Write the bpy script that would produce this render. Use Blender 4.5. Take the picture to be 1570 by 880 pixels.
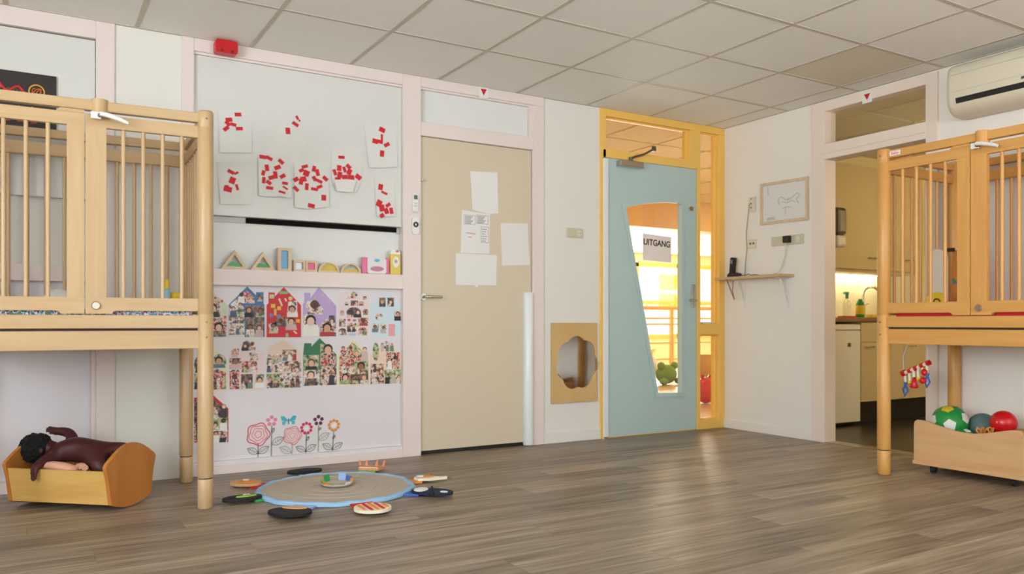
import bpy, bmesh, math, random
from mathutils import Vector, Matrix
from mathutils.geometry import tessellate_polygon
PI = math.pi
S = bpy.context.scene
COL = S.collection
random.seed(11)
for o in list(bpy.data.objects):
    bpy.data.objects.remove(o)

# ------------------------------------------------------------ camera, world, light, exposure
H = 2.47                                   # ceiling height of the room, metres
cam = bpy.data.cameras.new('camera')
cam.lens = 28.20; cam.sensor_width = 36.0; cam.shift_y = 0.0344
cam.clip_start = 0.02
camo = bpy.data.objects.new('camera', cam); COL.objects.link(camo)
camo.location = (-4.928, -4.796, 0.870)
camo.rotation_euler = (PI/2, 0, math.radians(-30.98))
S.camera = camo
S.view_settings.view_transform = 'Standard'
S.view_settings.look = 'None'
S.view_settings.exposure = -0.08
S.view_settings.gamma = 1.0
S.view_settings.use_curve_mapping = False

w = bpy.data.worlds.new('sky'); S.world = w; w.use_nodes = True
nt = w.node_tree
bg = nt.nodes['Background']
bg.inputs[0].default_value = (0.90, 0.95, 1.0, 1)
bg.inputs[1].default_value = 1.6

def area(name, loc, rot, sx, sy, power, col):
    l = bpy.data.lights.new(name, 'AREA'); l.shape = 'RECTANGLE'; l.size = sx; l.size_y = sy
    l.energy = power; l.color = col
    o = bpy.data.objects.new(name, l); COL.objects.link(o); o.location = loc; o.rotation_euler = rot
    return o
# daylight that falls through the window openings of the room and of the hall
DAY = (0.88, 0.975, 1.09)
FILL_COL = (1.0, 0.985, 0.97)
area('daylight', (-7.72, -4.4, 1.55), (0, math.radians(-84), 0), 1.5, 3.4, 230, DAY)
area('daylight', (-2.4, -6.82, 1.55), (math.radians(84), 0, 0), 4.0, 1.5, 85, DAY)
# unseen fill lights outside the same windows, added to brighten the ceiling
area('ceiling_fill', (-8.5, -4.4, .45), (0, math.radians(-135), 0), 2.0, 4.4, 500, FILL_COL)
area('ceiling_fill', (-2.4, -7.6, .45), (math.radians(135), 0, 0), 4.8, 2.0, 240, FILL_COL)
area('daylight', (4.6, 7.75, 1.35), (-PI/2, 0, 0), 5.0, 1.4, 950, (1.0, 0.95, 0.86))

# ------------------------------------------------------------ materials
MATS = {}
def lin(c):
    return tuple(((v/255)/12.92 if v/255 <= .04045 else ((v/255+.055)/1.055)**2.4) for v in c)
def mat(name, rgb, rough=.6, metal=0.0, var=0.0, scale=6.0, bump=0.0, bscale=60.0, spec=.5, coat=0.0, trans=0.0):
    m = bpy.data.materials.new(name); m.use_nodes = True
    n = m.node_tree.nodes; L = m.node_tree.links
    p = n['Principled BSDF']
    c = lin(rgb)
    p.inputs['Base Color'].default_value = (*c, 1)
    p.inputs['Roughness'].default_value = rough
    p.inputs['Metallic'].default_value = metal
    p.inputs['Specular IOR Level'].default_value = spec
    p.inputs['Coat Weight'].default_value = coat
    p.inputs['Transmission Weight'].default_value = trans
    if var or bump:
        tc = n.new('ShaderNodeTexCoord')
    if var:
        nz = n.new('ShaderNodeTexNoise'); nz.inputs['Scale'].default_value = scale; nz.inputs['Detail'].default_value = 4
        L.new(tc.outputs['Object'], nz.inputs['Vector'])
        mx = n.new('ShaderNodeMix'); mx.data_type = 'RGBA'
        mx.inputs[6].default_value = (*[v*(1-var) for v in c], 1)
        mx.inputs[7].default_value = (*[min(1, v*(1+var)) for v in c], 1)
        L.new(nz.outputs['Fac'], mx.inputs[0]); L.new(mx.outputs[2], p.inputs['Base Color'])
    if bump:
        nb = n.new('ShaderNodeTexNoise'); nb.inputs['Scale'].default_value = bscale; nb.inputs['Detail'].default_value = 3
        L.new(tc.outputs['Object'], nb.inputs['Vector'])
        bm_ = n.new('ShaderNodeBump'); bm_.inputs['Strength'].default_value = bump; bm_.inputs['Distance'].default_value = .002
        L.new(nb.outputs['Fac'], bm_.inputs['Height']); L.new(bm_.outputs['Normal'], p.inputs['Normal'])
    MATS[name] = m
    return m
def wood(name, dark, light, rough=.45, stretch=(1, 14, 14), scale=2.2, rnd=False, coat=0.0, bump=.08):
    m = bpy.data.materials.new(name); m.use_nodes = True
    n = m.node_tree.nodes; L = m.node_tree.links
    p = n['Principled BSDF']; p.inputs['Roughness'].default_value = rough; p.inputs['Coat Weight'].default_value = coat
    tc = n.new('ShaderNodeTexCoord'); oi = n.new('ShaderNodeObjectInfo')
    mul = n.new('ShaderNodeVectorMath'); mul.operation = 'MULTIPLY'; mul.inputs[1].default_value = stretch
    L.new(tc.outputs['Object'], mul.inputs[0])
    sc = n.new('ShaderNodeVectorMath'); sc.operation = 'SCALE'; sc.inputs[3].default_value = 37.0
    cb = n.new('ShaderNodeCombineXYZ')
    for i in range(3): L.new(oi.outputs['Random'], cb.inputs[i])
    L.new(cb.outputs[0], sc.inputs[0])
    ad = n.new('ShaderNodeVectorMath'); ad.operation = 'ADD'
    L.new(mul.outputs[0], ad.inputs[0]); L.new(sc.outputs[0], ad.inputs[1])
    nz = n.new('ShaderNodeTexNoise'); nz.inputs['Scale'].default_value = scale; nz.inputs['Detail'].default_value = 6
    nz.inputs['Distortion'].default_value = .6
    L.new(ad.outputs[0], nz.inputs['Vector'])
    r = n.new('ShaderNodeValToRGB')
    r.color_ramp.elements[0].position = .30; r.color_ramp.elements[0].color = (*lin(dark), 1)
    r.color_ramp.elements[1].position = .70; r.color_ramp.elements[1].color = (*lin(light), 1)
    fac = nz.outputs['Fac']
    if rnd:                                 # floor boards: broad cloudy streaks under the fine grain
        n2 = n.new('ShaderNodeTexNoise'); n2.inputs['Scale'].default_value = .85; n2.inputs['Detail'].default_value = 3; n2.inputs['Distortion'].default_value = .8
        L.new(ad.outputs[0], n2.inputs['Vector'])
        mf = n.new('ShaderNodeMix'); mf.inputs[0].default_value = .5
        L.new(nz.outputs['Fac'], mf.inputs[2]); L.new(n2.outputs['Fac'], mf.inputs[3]); fac = mf.outputs[0]
        r.color_ramp.elements[0].position = .36; r.color_ramp.elements[1].position = .64
    L.new(fac, r.inputs[0])
    out = r.outputs[0]
    if rnd:
        mp = n.new('ShaderNodeMapRange'); mp.inputs[3].default_value = 1-rnd; mp.inputs[4].default_value = 1+rnd
        L.new(oi.outputs['Random'], mp.inputs[0])
        ml = n.new('ShaderNodeVectorMath'); ml.operation = 'SCALE'
        L.new(out, ml.inputs[0]); L.new(mp.outputs[0], ml.inputs[3]); out = ml.outputs[0]
    L.new(out, p.inputs['Base Color'])
    b = n.new('ShaderNodeBump'); b.inputs['Strength'].default_value = bump; b.inputs['Distance'].default_value = .001
    L.new(nz.outputs['Fac'], b.inputs['Height']); L.new(b.outputs['Normal'], p.inputs['Normal'])
    MATS[name] = m
    return m
def emit(name, rgb, strength):
    m = bpy.data.materials.new(name); m.use_nodes = True
    p = m.node_tree.nodes['Principled BSDF']
    p.inputs['Base Color'].default_value = (*lin(rgb), 1)
    p.inputs['Emission Color'].default_value = (*lin(rgb), 1); p.inputs['Emission Strength'].default_value = strength
    MATS[name] = m
    return m
def thin_glass(name, tint=(1, 1, 1), gloss=.08, rough=0.0):
    m = bpy.data.materials.new(name); m.use_nodes = True
    n = m.node_tree.nodes; L = m.node_tree.links; n.clear()
    o = n.new('ShaderNodeOutputMaterial'); mx = n.new('ShaderNodeMixShader')
    t = n.new('ShaderNodeBsdfTransparent'); t.inputs[0].default_value = (*tint, 1)
    g = n.new('ShaderNodeBsdfGlossy'); g.inputs['Roughness'].default_value = rough
    f = n.new('ShaderNodeLayerWeight'); f.inputs[0].default_value = .5
    pw = n.new('ShaderNodeMath'); pw.operation = 'POWER'; pw.inputs[1].default_value = 4.0
    L.new(f.outputs['Facing'], pw.inputs[0])
    ad = n.new('ShaderNodeMath'); ad.operation = 'MULTIPLY_ADD'; ad.inputs[1].default_value = .5; ad.inputs[2].default_value = gloss
    L.new(pw.outputs[0], ad.inputs[0])
    cl = n.new('ShaderNodeClamp'); L.new(ad.outputs[0], cl.inputs[0])
    L.new(cl.outputs[0], mx.inputs[0]); L.new(t.outputs[0], mx.inputs[1]); L.new(g.outputs[0], mx.inputs[2])
    L.new(mx.outputs[0], o.inputs[0])
    MATS[name] = m
    return m
def photo_mat(name, stops, scale):
    # mottled colour print: blotches of the given colours
    m = bpy.data.materials.new(name); m.use_nodes = True
    n = m.node_tree.nodes; L = m.node_tree.links
    p = n['Principled BSDF']; p.inputs['Roughness'].default_value = .35
    tc = n.new('ShaderNodeTexCoord'); oi = n.new('ShaderNodeObjectInfo')
    cb = n.new('ShaderNodeCombineXYZ'); mp = n.new('ShaderNodeMath'); mp.operation = 'MULTIPLY'; mp.inputs[1].default_value = 53.0
    L.new(oi.outputs['Random'], mp.inputs[0]); L.new(mp.outputs[0], cb.inputs[0]); L.new(mp.outputs[0], cb.inputs[2])
    ad = n.new('ShaderNodeVectorMath'); ad.operation = 'ADD'
    L.new(tc.outputs['Object'], ad.inputs[0]); L.new(cb.outputs[0], ad.inputs[1])
    nz = n.new('ShaderNodeTexNoise'); nz.inputs['Scale'].default_value = scale; nz.inputs['Detail'].default_value = 2
    L.new(ad.outputs[0], nz.inputs['Vector'])
    r = n.new('ShaderNodeValToRGB'); r.color_ramp.interpolation = 'CONSTANT'
    k = len(stops)
    while len(r.color_ramp.elements) < k: r.color_ramp.elements.new(.5)
    for i, c in enumerate(stops):
        e = r.color_ramp.elements[i]; e.position = 0 if i == 0 else .36+.28*(i-1)/max(1, k-2); e.color = (*lin(c), 1)
    L.new(nz.outputs['Fac'], r.inputs[0]); L.new(r.outputs[0], p.inputs['Base Color'])
    MATS[name] = m
    return m

mat('wall_white', (226, 222, 214), .75, var=.015, bump=.10, bscale=220)
mat('wall_white_hall_lit', (236, 228, 218), .75, var=.015, bump=.10, bscale=220)  # wall white made warmer, the hall's light put into the colour
mat('pink_trim', (228, 213, 208), .42, var=.015)
mat('lilac_panel', (222, 215, 219), .38, var=.012, scale=3)
mat('board_white', (216, 215, 210), .28, var=.008, scale=3)
mat('niche_white', (222, 222, 219), .4)
mat('slot_black', (26, 20, 18), .9, spec=.1)
mat('slot_grey', (190, 190, 184), .4)
mat('beige_door', (210, 195, 170), .42, var=.02, scale=2.5)
mat('blue_door', (180, 200, 196), .40, var=.015, scale=2)
mat('blue_bead', (166, 192, 185), .40)
mat('yellow_trim', (242, 194, 98), .40, var=.02)
mat('white_plastic', (228, 226, 220), .35)
mat('cream_plastic', (218, 208, 184), .35)
mat('pink_trim_hall_lit', (234, 217, 202), .42, var=.015)  # pink trim with the hall's warm light mixed into its colour
mat('strip_white', (226, 228, 228), .35)
mat('metal', (190, 186, 178), .25, metal=1)
mat('dark_metal', (110, 105, 98), .4, metal=1)
mat('brass', (176, 150, 96), .35, metal=1)
mat('black', (22, 20, 20), .45)
mat('rubber', (30, 30, 31), .6)
mat('paper', (228, 225, 221), .7, bump=.15, bscale=30)
mat('paper_warm', (226, 221, 216), .7, bump=.15, bscale=30)
mat('red_paper', (205, 24, 32), .6)
mat('red_plastic', (206, 22, 28), .28)
mat('alarm_red', (196, 20, 30), .32)
mat('ceiling_tile', (238, 235, 228), .85, var=.02, scale=5, bump=.25, bscale=260)
mat('ceiling_tile_old', (222, 212, 192), .85, var=.03, scale=5, bump=.25, bscale=260)
mat('grid_rail', (196, 187, 170), .6)
mat('joint', (46, 38, 32), .8)
mat('kitchen_floor', (44, 38, 36), .35, var=.15, scale=9)
mat('cabinet', (206, 186, 140), .38, var=.015)
mat('fridge_white', (240, 236, 228), .35)
mat('counter', (142, 104, 66), .4, var=.10, scale=25)
mat('plinth', (26, 22, 20), .5)
mat('tile_cream', (238, 234, 206), .25)
mat('chrome', (215, 215, 212), .12, metal=1)
mat('mirror', (215, 214, 210), .03, metal=1, bump=.05, bscale=7)
mat('hall_cream', (244, 230, 188), .6)
mat('hall_orange', (236, 184, 112), .5)
mat('hall_tile', (232, 210, 164), .8)
mat('hall_floor', (206, 170, 120), .3, var=.05)
mat('hall_white', (242, 238, 228), .6)
mat('plush_green', (122, 158, 62), .9, var=.15, scale=30, bump=.5, bscale=90)
mat('ball_green', (24, 140, 58), .5, var=.04, scale=12)
mat('ball_white', (224, 220, 210), .5)
mat('ball_yellow', (214, 190, 52), .5)
mat('ball_teal', (92, 120, 120), .6, var=.1, scale=25)
mat('doll_brown', (74, 34, 34), .5, spec=.35)
mat('doll_pale', (214, 158, 132), .5)
mat('doll_hair', (12, 11, 12), .9, bump=1.0, bscale=120)
mat('board_paper', (219, 218, 213), .7, bump=.15, bscale=30)
mat('switch_cream', (204, 194, 168), .35)
mat('rug_grey', (182, 170, 154), .95, bump=.5, bscale=160, var=.05, scale=30)
mat('rug_blue', (150, 186, 216), .9, bump=.4, bscale=90)
mat('rug_lightblue', (150, 178, 222), .9)
for nm, c in dict(red=(206, 40, 42), green=(40, 150, 84), lime=(150, 190, 70), blue=(64, 104, 180), navy=(30, 36, 58), orange=(224, 140, 52),
                  tan=(212, 160, 110), cream=(232, 222, 196), white=(232, 230, 226), dark=(26, 24, 26), pink=(228, 92, 128), yellow=(232, 198, 46),
                  peach=(222, 150, 110)).items():
    mat('felt_'+nm, c, .85, bump=.3, bscale=120)
wood('floor_wood', (100, 84, 70), (162, 144, 123), .40, stretch=(.8, 13, 1), scale=3.2, rnd=.13, bump=.10)
wood('beech_x', (188, 155, 113), (200, 168, 126), .38, stretch=(1, 14, 14), scale=2.0)
wood('beech_z', (188, 155, 113), (200, 168, 126), .38, stretch=(14, 14, 1), scale=2.0)
wood('beech_y', (188, 155, 113), (200, 168, 126), .38, stretch=(14, 1, 14), scale=2.0)
wood('oak_x', (204, 146, 74), (216, 160, 88), .38, stretch=(1, 14, 14), scale=2.0)
wood('oak_z', (204, 146, 74), (216, 160, 88), .38, stretch=(14, 14, 1), scale=2.0)
wood('oak_y', (204, 146, 74), (216, 160, 88), .38, stretch=(14, 1, 14), scale=2.0)
wood('pine', (214, 166, 92), (226, 182, 108), .42, stretch=(1.2, 10, 10), scale=2.4)
wood('cradle_end', (182, 112, 46), (198, 128, 58), .42, stretch=(6, 6, 1.2), scale=2.4)
wood('cradle_side', (206, 160, 84), (222, 178, 102), .42, stretch=(1, 10, 10), scale=2.4)
wood('box_wood', (206, 158, 108), (222, 178, 130), .42, stretch=(10, 1, 10), scale=1.8)
wood('panel_wood', (204, 164, 106), (214, 178, 122), .5, stretch=(2, 10, 1), scale=2)
wood('shelf_wood', (196, 160, 112), (212, 178, 132), .45, stretch=(10, 1, 10), scale=2)
wood('toy_wood', (206, 180, 146), (222, 198, 164), .5, stretch=(3, 10, 3), scale=4)
thin_glass('glass', (.97, .98, .97), .05)
thin_glass('glass_amber', (1.0, .96, .88), .05)
for nm, c in dict(green=(30, 160, 66), blue=(110, 176, 220), pink=(244, 96, 140), yellow=(220, 190, 40)).items():
    mm = mat('acrylic_'+nm, c, .3); mm.node_tree.nodes['Principled BSDF'].inputs['Alpha'].default_value = .82
thin_glass('acrylic_clear', (.93, .95, .95), .08)
photo_mat('photo_people', [(36, 28, 30), (92, 66, 58), (196, 150, 124), (226, 208, 198), (60, 66, 88)], 40)
photo_mat('photo_garden', [(40, 52, 38), (96, 124, 76), (168, 178, 132), (206, 172, 142), (214, 222, 226)], 40)
photo_mat('photo_light', [(70, 66, 70), (164, 146, 138), (226, 220, 214), (202, 160, 138), (238, 236, 232)], 40)
photo_mat('photo_dark', [(18, 18, 22), (44, 38, 42), (84, 62, 56), (150, 108, 86), (32, 34, 44)], 40)
photo_mat('photo_red', [(120, 24, 34), (190, 40, 52), (222, 180, 156), (40, 34, 38), (226, 214, 206)], 40)
photo_mat('sheet_pattern', [(30, 110, 130), (40, 140, 170), (230, 226, 220), (120, 60, 110), (60, 140, 70)], 60)
MC = {}
def cm(rgb, rough=.6):
    k = (*rgb, rough)
    if k not in MC: MC[k] = mat('print_%d_%d_%d' % rgb, rgb, rough)
    return MC[k]

# ------------------------------------------------------------ mesh helpers
ORG = {}
def origin(o):
    while o is not None:
        if o.name in ORG: return ORG[o.name]
        o = o.parent
    return Vector((0, 0, 0))
class M:
    def __init__(s): s.v = []; s.f = []; s.mi = []; s.sm = []
    def add(s, vs, fs, mi=0, sm=False):
        b = len(s.v); s.v += [tuple(v) for v in vs]
        for f in fs: s.f.append([b+i for i in f]); s.mi.append(mi); s.sm.append(sm)
        return s
    def box(s, x0, x1, y0, y1, z0, z1, mi=0):
        if x0 > x1: x0, x1 = x1, x0
        if y0 > y1: y0, y1 = y1, y0
        if z0 > z1: z0, z1 = z1, z0
        vs = [(x, y, z) for z in (z0, z1) for y in (y0, y1) for x in (x0, x1)]
        return s.add(vs, [(0, 2, 3, 1), (4, 5, 7, 6), (0, 1, 5, 4), (2, 6, 7, 3), (0, 4, 6, 2), (1, 3, 7, 5)], mi)
    def cyl(s, p, q, r, r2=None, n=14, mi=0, cap=True):
        p = Vector(p); q = Vector(q); r2 = r if r2 is None else r2
        d = (q-p).normalized(); a = d.orthogonal().normalized(); b = d.cross(a)
        R1 = []; R2 = []
        for i in range(n):
            t = 2*PI*i/n; u = a*math.cos(t)+b*math.sin(t); R1.append(p+u*r); R2.append(q+u*r2)
        s.add(R1+R2, [(i, (i+1) % n, n+(i+1) % n, n+i) for i in range(n)], mi, True)
        if cap: s.add(R1, [tuple(range(n-1, -1, -1))], mi); s.add(R2, [tuple(range(n))], mi)
        return s
    def tube(s, pts, r, n=8, mi=0):
        pts = [Vector(p) for p in pts]; k = len(pts); rings = []
        rr = r if isinstance(r, (list, tuple)) else [r]*k
        d0 = (pts[1]-pts[0]).normalized(); a = d0.orthogonal().normalized()
        for i in range(k):
            d = (pts[min(i+1, k-1)]-pts[max(i-1, 0)]).normalized()
            a = (a-d*a.dot(d)); a = a.normalized() if a.length > 1e-6 else d.orthogonal().normalized()
            b = d.cross(a)
            rings.append([pts[i]+(a*math.cos(2*PI*j/n)+b*math.sin(2*PI*j/n))*rr[i] for j in range(n)])
        vs = [v for R in rings for v in R]
        fs = [(i*n+j, i*n+(j+1) % n, (i+1)*n+(j+1) % n, (i+1)*n+j) for i in range(k-1) for j in range(n)]
        s.add(vs, fs, mi, True)
        s.add(rings[0], [tuple(range(n-1, -1, -1))], mi); s.add(rings[-1], [tuple(range(n))], mi)
        return s
    def lathe(s, prof, c=(0, 0, 0), n=20, mi=0, ax='z'):
        vs = []
        for r, z in prof:
            for j in range(n):
                t = 2*PI*j/n; p = (r*math.cos(t), r*math.sin(t), z)
                if ax == 'x': p = (p[2], p[0], p[1])
                if ax == 'y': p = (p[0], p[2], p[1])
                vs.append((c[0]+p[0], c[1]+p[1], c[2]+p[2]))
        k = len(prof)
        return s.add(vs, [(i*n+j, i*n+(j+1) % n, (i+1)*n+(j+1) % n, (i+1)*n+j) for i in range(k-1) for j in range(n)], mi, True)
    def prism(s, poly, plane, d0, d1, mi=0, holes=(), mside=None):
        # polygon (with holes) in a coordinate plane, given thickness along the third axis
        def P(a, b, d): return {'xz': (a, d, b), 'yz': (d, a, b), 'xy': (a, b, d)}[plane]
        loops = [list(poly)]+[list(h) for h in holes]
        flat = [p for l in loops for p in l]; n = len(flat)
        tr = tessellate_polygon([[Vector((p[0], p[1], 0)) for p in l] for l in loops])
        A = [P(p[0], p[1], d0) for p in flat]; B = [P(p[0], p[1], d1) for p in flat]
        s.add(A, [tuple(t) for t in tr], mi); s.add(B, [tuple(reversed(t)) for t in tr], mi)
        b = 0
        for l in loops:
            k = len(l)
            s.add(A+B, [(b+i, b+(i+1) % k, n+b+(i+1) % k, n+b+i) for i in range(k)], mi if mside is None else mside)
            b += k
        return s
    def ball(s, c, r, sc=(1, 1, 1), n=16, k=10, mi=0):
        vs = []; fs = []
        for i in range(k+1):
            t = PI*i/k
            for j in range(n):
                u = 2*PI*j/n
                vs.append((c[0]+r*sc[0]*math.sin(t)*math.cos(u), c[1]+r*sc[1]*math.sin(t)*math.sin(u), c[2]+r*sc[2]*math.cos(t)))
        for i in range(k):
            for j in range(n): fs.append((i*n+j, (i+1)*n+j, (i+1)*n+(j+1) % n, i*n+(j+1) % n))
        return s.add(vs, fs, mi, True)
    def torus(s, c, R, r, ax='z', n=24, k=8, mi=0, a0=0, a1=2*PI):
        pts = []
        for i in range(n+1):
            t = a0+(a1-a0)*i/n; u, v = R*math.cos(t), R*math.sin(t)
            pts.append({'z': (c[0]+u, c[1]+v, c[2]), 'y': (c[0]+u, c[1], c[2]+v), 'x': (c[0], c[1]+u, c[2]+v)}[ax])
        return s.tube(pts, r, k, mi)
    def build(s, name, mats, parent=None, bevel=0.0, local=False):
        me = bpy.data.meshes.new(name)
        o0 = Vector((0, 0, 0)) if (local or parent is None) else origin(parent)
        me.from_pydata([(v[0]-o0.x, v[1]-o0.y, v[2]-o0.z) for v in s.v], [], s.f)
        for m_ in (mats if isinstance(mats, (list, tuple)) else [mats]):
            me.materials.append(MATS[m_] if isinstance(m_, str) else m_)
        me.polygons.foreach_set('material_index', s.mi); me.polygons.foreach_set('use_smooth', s.sm)
        me.update()
        bmm = bmesh.new(); bmm.from_mesh(me); bmesh.ops.recalc_face_normals(bmm, faces=bmm.faces); bmm.to_mesh(me); bmm.free()
        o = bpy.data.objects.new(name, me); COL.objects.link(o)
        if parent is not None: o.parent = parent
        if bevel:
            b = o.modifiers.new('bevel', 'BEVEL'); b.width = bevel; b.segments = 2; b.limit_method = 'ANGLE'; b.angle_limit = .9
        return o
def tag(o, label=None, cat=None, group=None, kind=None):
    if label: o['label'] = label
    if cat: o['category'] = cat
    if group: o['group'] = group
    if kind: o['kind'] = kind
    return o
def thing(name, label, cat, loc=(0, 0, 0), rz=0.0, group=None):
    o = bpy.data.objects.new(name, None); o.empty_display_size = .05; COL.objects.link(o)
    o.location = loc; o.rotation_euler = (0, 0, rz); ORG[o.name] = Vector(loc)
    return tag(o, label, cat, group)
def single(o, label, cat, group=None):
    # a thing that is one mesh: put its origin at its own base centre
    me = o.data; vs = [v.co for v in me.vertices]
    c = Vector(((min(v.x for v in vs)+max(v.x for v in vs))/2, (min(v.y for v in vs)+max(v.y for v in vs))/2, min(v.z for v in vs)))
    me.transform(Matrix.Translation(-c)); o.location = c
    ORG[o.name] = c
    return tag(o, label, cat, group)
def struct(o): o['kind'] = 'structure'; return o
def copy_tree(o, parent=None):
    c = o.copy(); COL.objects.link(c); c.parent = parent
    for ch in [k for k in bpy.data.objects if k.parent == o]: copy_tree(ch, c)
    return c
def rrect(x0, x1, z0, z1, r, n=5):
    out = []
    for cx, cz, a in ((x1-r, z1-r, 0), (x0+r, z1-r, PI/2), (x0+r, z0+r, PI), (x1-r, z0+r, 1.5*PI)):
        for i in range(n+1): out.append((cx+r*math.cos(a+PI/2*i/n), cz+r*math.sin(a+PI/2*i/n)))
    return out
def disc(cx, cz, rx, rz=None, n=16, a=0):
    rz = rx if rz is None else rz
    return [(cx+rx*math.cos(2*PI*i/n+a), cz+rz*math.sin(2*PI*i/n+a)) for i in range(n)]
def rot_rect(x, z, w_, h_, deg):
    t = math.radians(deg); c, s_ = math.cos(t), math.sin(t)
    return [(x+c*u-s_*v, z+s_*u+c*v) for u, v in ((-w_/2, -h_/2), (w_/2, -h_/2), (w_/2, h_/2), (-w_/2, h_/2))]
def text_part(name, body, size, mt, parent, loc, rot=(PI/2, 0, 0), depth=.0004, bold=0.0, sx=1.0):
    cu = bpy.data.curves.new(name, 'FONT'); cu.body = body; cu.size = size; cu.extrude = depth; cu.offset = bold
    cu.align_x = 'CENTER'; cu.align_y = 'CENTER'
    t = bpy.data.objects.new(name, cu); COL.objects.link(t)
    dg = bpy.context.evaluated_depsgraph_get(); me = bpy.data.meshes.new_from_object(t.evaluated_get(dg))
    bpy.data.objects.remove(t)
    me.materials.clear(); me.materials.append(MATS[mt] if isinstance(mt, str) else mt)
    o = bpy.data.objects.new(name, me); COL.objects.link(o); o.parent = parent
    o.location = Vector(loc)-origin(parent); o.rotation_euler = rot; o.scale = (sx, 1, 1)
    return o

# ============================================================ THE SETTING
X0, Y0 = -7.5, -6.6                        # far corner of the room (behind the camera)
# ---- floor planks
fl = struct(M().box(X0, .1, Y0, .12, -.06, -.0035).build('floor', 'joint'))
PL, PW = 1.28, .182
cache = {}
def plank_mesh(L):
    k = round(L, 3)
    if k not in cache:
        t = M().box(.0004, k-.0004, .0004, PW-.0004, -.0034, 0).build('plank', 'floor_wood'); cache[k] = t.data; bpy.data.objects.remove(t)
    return cache[k]
row = 0; y = 0.1
while y > Y0:
    off = [0, .55, .27, .83, .41][row % 5]*PL
    x = X0-off
    while x < .1:
        a = max(x, X0); b = min(x+PL, .1)
        if b-a > .03:
            o = bpy.data.objects.new('plank', plank_mesh(b-a)); COL.objects.link(o); o.location = (a, y-PW, 0); o.parent = fl
        x += PL
    row += 1; y -= PW

# ---- ceiling: lay-in tiles on a metal grid
ce = struct(M().box(X0, .1, Y0, .12, H+.03, H+.09).build('ceiling', 'ceiling_tile'))
GX, GY, GP = -.208, -.668, .6035
xs = [0.0]+[GX-GP*i for i in range(0, 13)]; xs = [v for v in xs if v > X0]+[X0]
ys = [0.0]+[GY-GP*i for i in range(0, 11)]; ys = [v for v in ys if v > Y0]+[Y0]
tcache = {}
FILL_CELLS = {(4, 6), (8, 6), (4, 9), (8, 9), (10, 3)}
for i in range(len(xs)-1):
    for j in range(len(ys)-1):
        if (i, j) in FILL_CELLS: continue
        wx = xs[i]-xs[i+1]; wy = ys[j]-ys[j+1]
        old = (i == 1 and j == 2)
        k = (round(wx, 3), round(wy, 3), old)
        if k not in tcache:
            t = M().box(-wx/2+.002, wx/2-.002, -wy/2+.002, wy/2-.002, 0, .015).build('ceiling_tile', 'ceiling_tile_old' if old else 'ceiling_tile')
            tcache[k] = t.data; bpy.data.objects.remove(t)
        o = bpy.data.objects.new('ceiling_tile', tcache[k]); COL.objects.link(o); o.parent = ce
        o.location = ((xs[i]+xs[i+1])/2, (ys[j]+ys[j+1])/2, H+.0015+random.uniform(0, .0008))
for v in xs[1:-1]: M().box(v-.012, v+.012, Y0, 0, H-.0005, H+.012).build('grid_rail', 'grid_rail', ce)
for v in ys[1:-1]: M().box(X0, 0, v-.012, v+.012, H-.0008, H+.0115).build('grid_rail', 'grid_rail', ce)
M().box(X0, 0, -.02, 0, H-.001, H+.01).build('edge_rail', 'grid_rail', ce)
M().box(-.02, 0, Y0, 0, H-.001, H+.01).build('edge_rail', 'grid_rail', ce)
# ---- unseen light panels, added behind and beside the camera as fill
emit('fill_diffuser', (255, 246, 230), 1.2)
for n_, (i, j) in enumerate(sorted(FILL_CELLS)):
    cx, cy = (xs[i]+xs[i+1])/2, (ys[j]+ys[j+1])/2
    t = thing('fill_panel', 'square light panel added to the unseen part of the ceiling grid', 'lamp', (cx, cy, H), group='added ceiling light panels')
    M().box(cx-.29, cx+.29, cy-.29, cy+.29, H+.004, H+.02).build('housing', 'white_plastic', t)
    M().box(cx-.27, cx+.27, cy-.27, cy+.27, H-.002, H+.004).build('diffuser', 'fill_diffuser', t)

# ---- back wall
wb = M()
wb.box(X0, -6.2, 0, .12, 0, H+.03)
wb.box(-6.2, -4.56, .06, .12, 0, H+.03)
wb.box(-4.56, -4.18, 0, .12, 0, H+.03)
wb.box(-4.18, -1.82, .065, .12, 0, H+.03)
wb.box(-1.82, -1.284, 0, .12, 0, H+.03)
wbo = struct(wb.build('wall_back', 'wall_white'))
M().box(-4.14, -2.87, .028, .0649, .04, 1.09).build('lower_panel', 'lilac_panel', wbo)
M().box(-6.1, -4.63, .028, .0599, .04, 1.09).build('lower_panel', 'lilac_panel', wbo)
M().box(-4.14, -2.87, .060, .0649, 1.09, 1.56).build('niche_panel', 'niche_white', wbo)
M().box(-2.745, -1.905, .025, .0649, 2.17, 2.41).build('transom_panel', 'niche_white', wbo)
# pink frames
YF = -.012
t1 = M()
t1.box(-6.2, -6.1, YF, .07, 0, H); t1.box(-4.63, -4.54, YF, .07, 0, H); t1.box(-6.1, -4.63, YF, .07, 2.375, H)
t1.box(-6.1, -4.63, YF, .06, 1.082, 1.169); t1.box(-6.1, -4.63, YF, .07, 0, .06)
struct(t1.build('trim_1', 'pink_trim', bevel=.003))
M().box(-4.651, -4.63, .004, .06, .06, 1.08).build('glazing_bead', 'pink_trim', bpy.data.objects['trim_1'])
t2 = M()
t2.box(-4.204, -4.139, YF, .07, 0, H); t2.box(-4.139, -2.872, YF, .07, 2.398, H); t2.box(-2.872, -2.746, YF, .07, 0, H)
t2.box(-4.139, -2.872, YF, .0599, 1.083, 1.176); t2.box(-4.139, -2.872, YF, .07, 0, .05)
t2.box(-2.746, -1.788, YF, .07, 2.405, H); t2.box(-1.88, -1.788, YF, .07, 0, 2.405); t2.box(-2.746, -1.88, YF, .07, 2.088, 2.178)
struct(t2.build('trim_2', 'pink_trim', bevel=.003))
tb = bpy.data.objects['trim_2']
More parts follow.
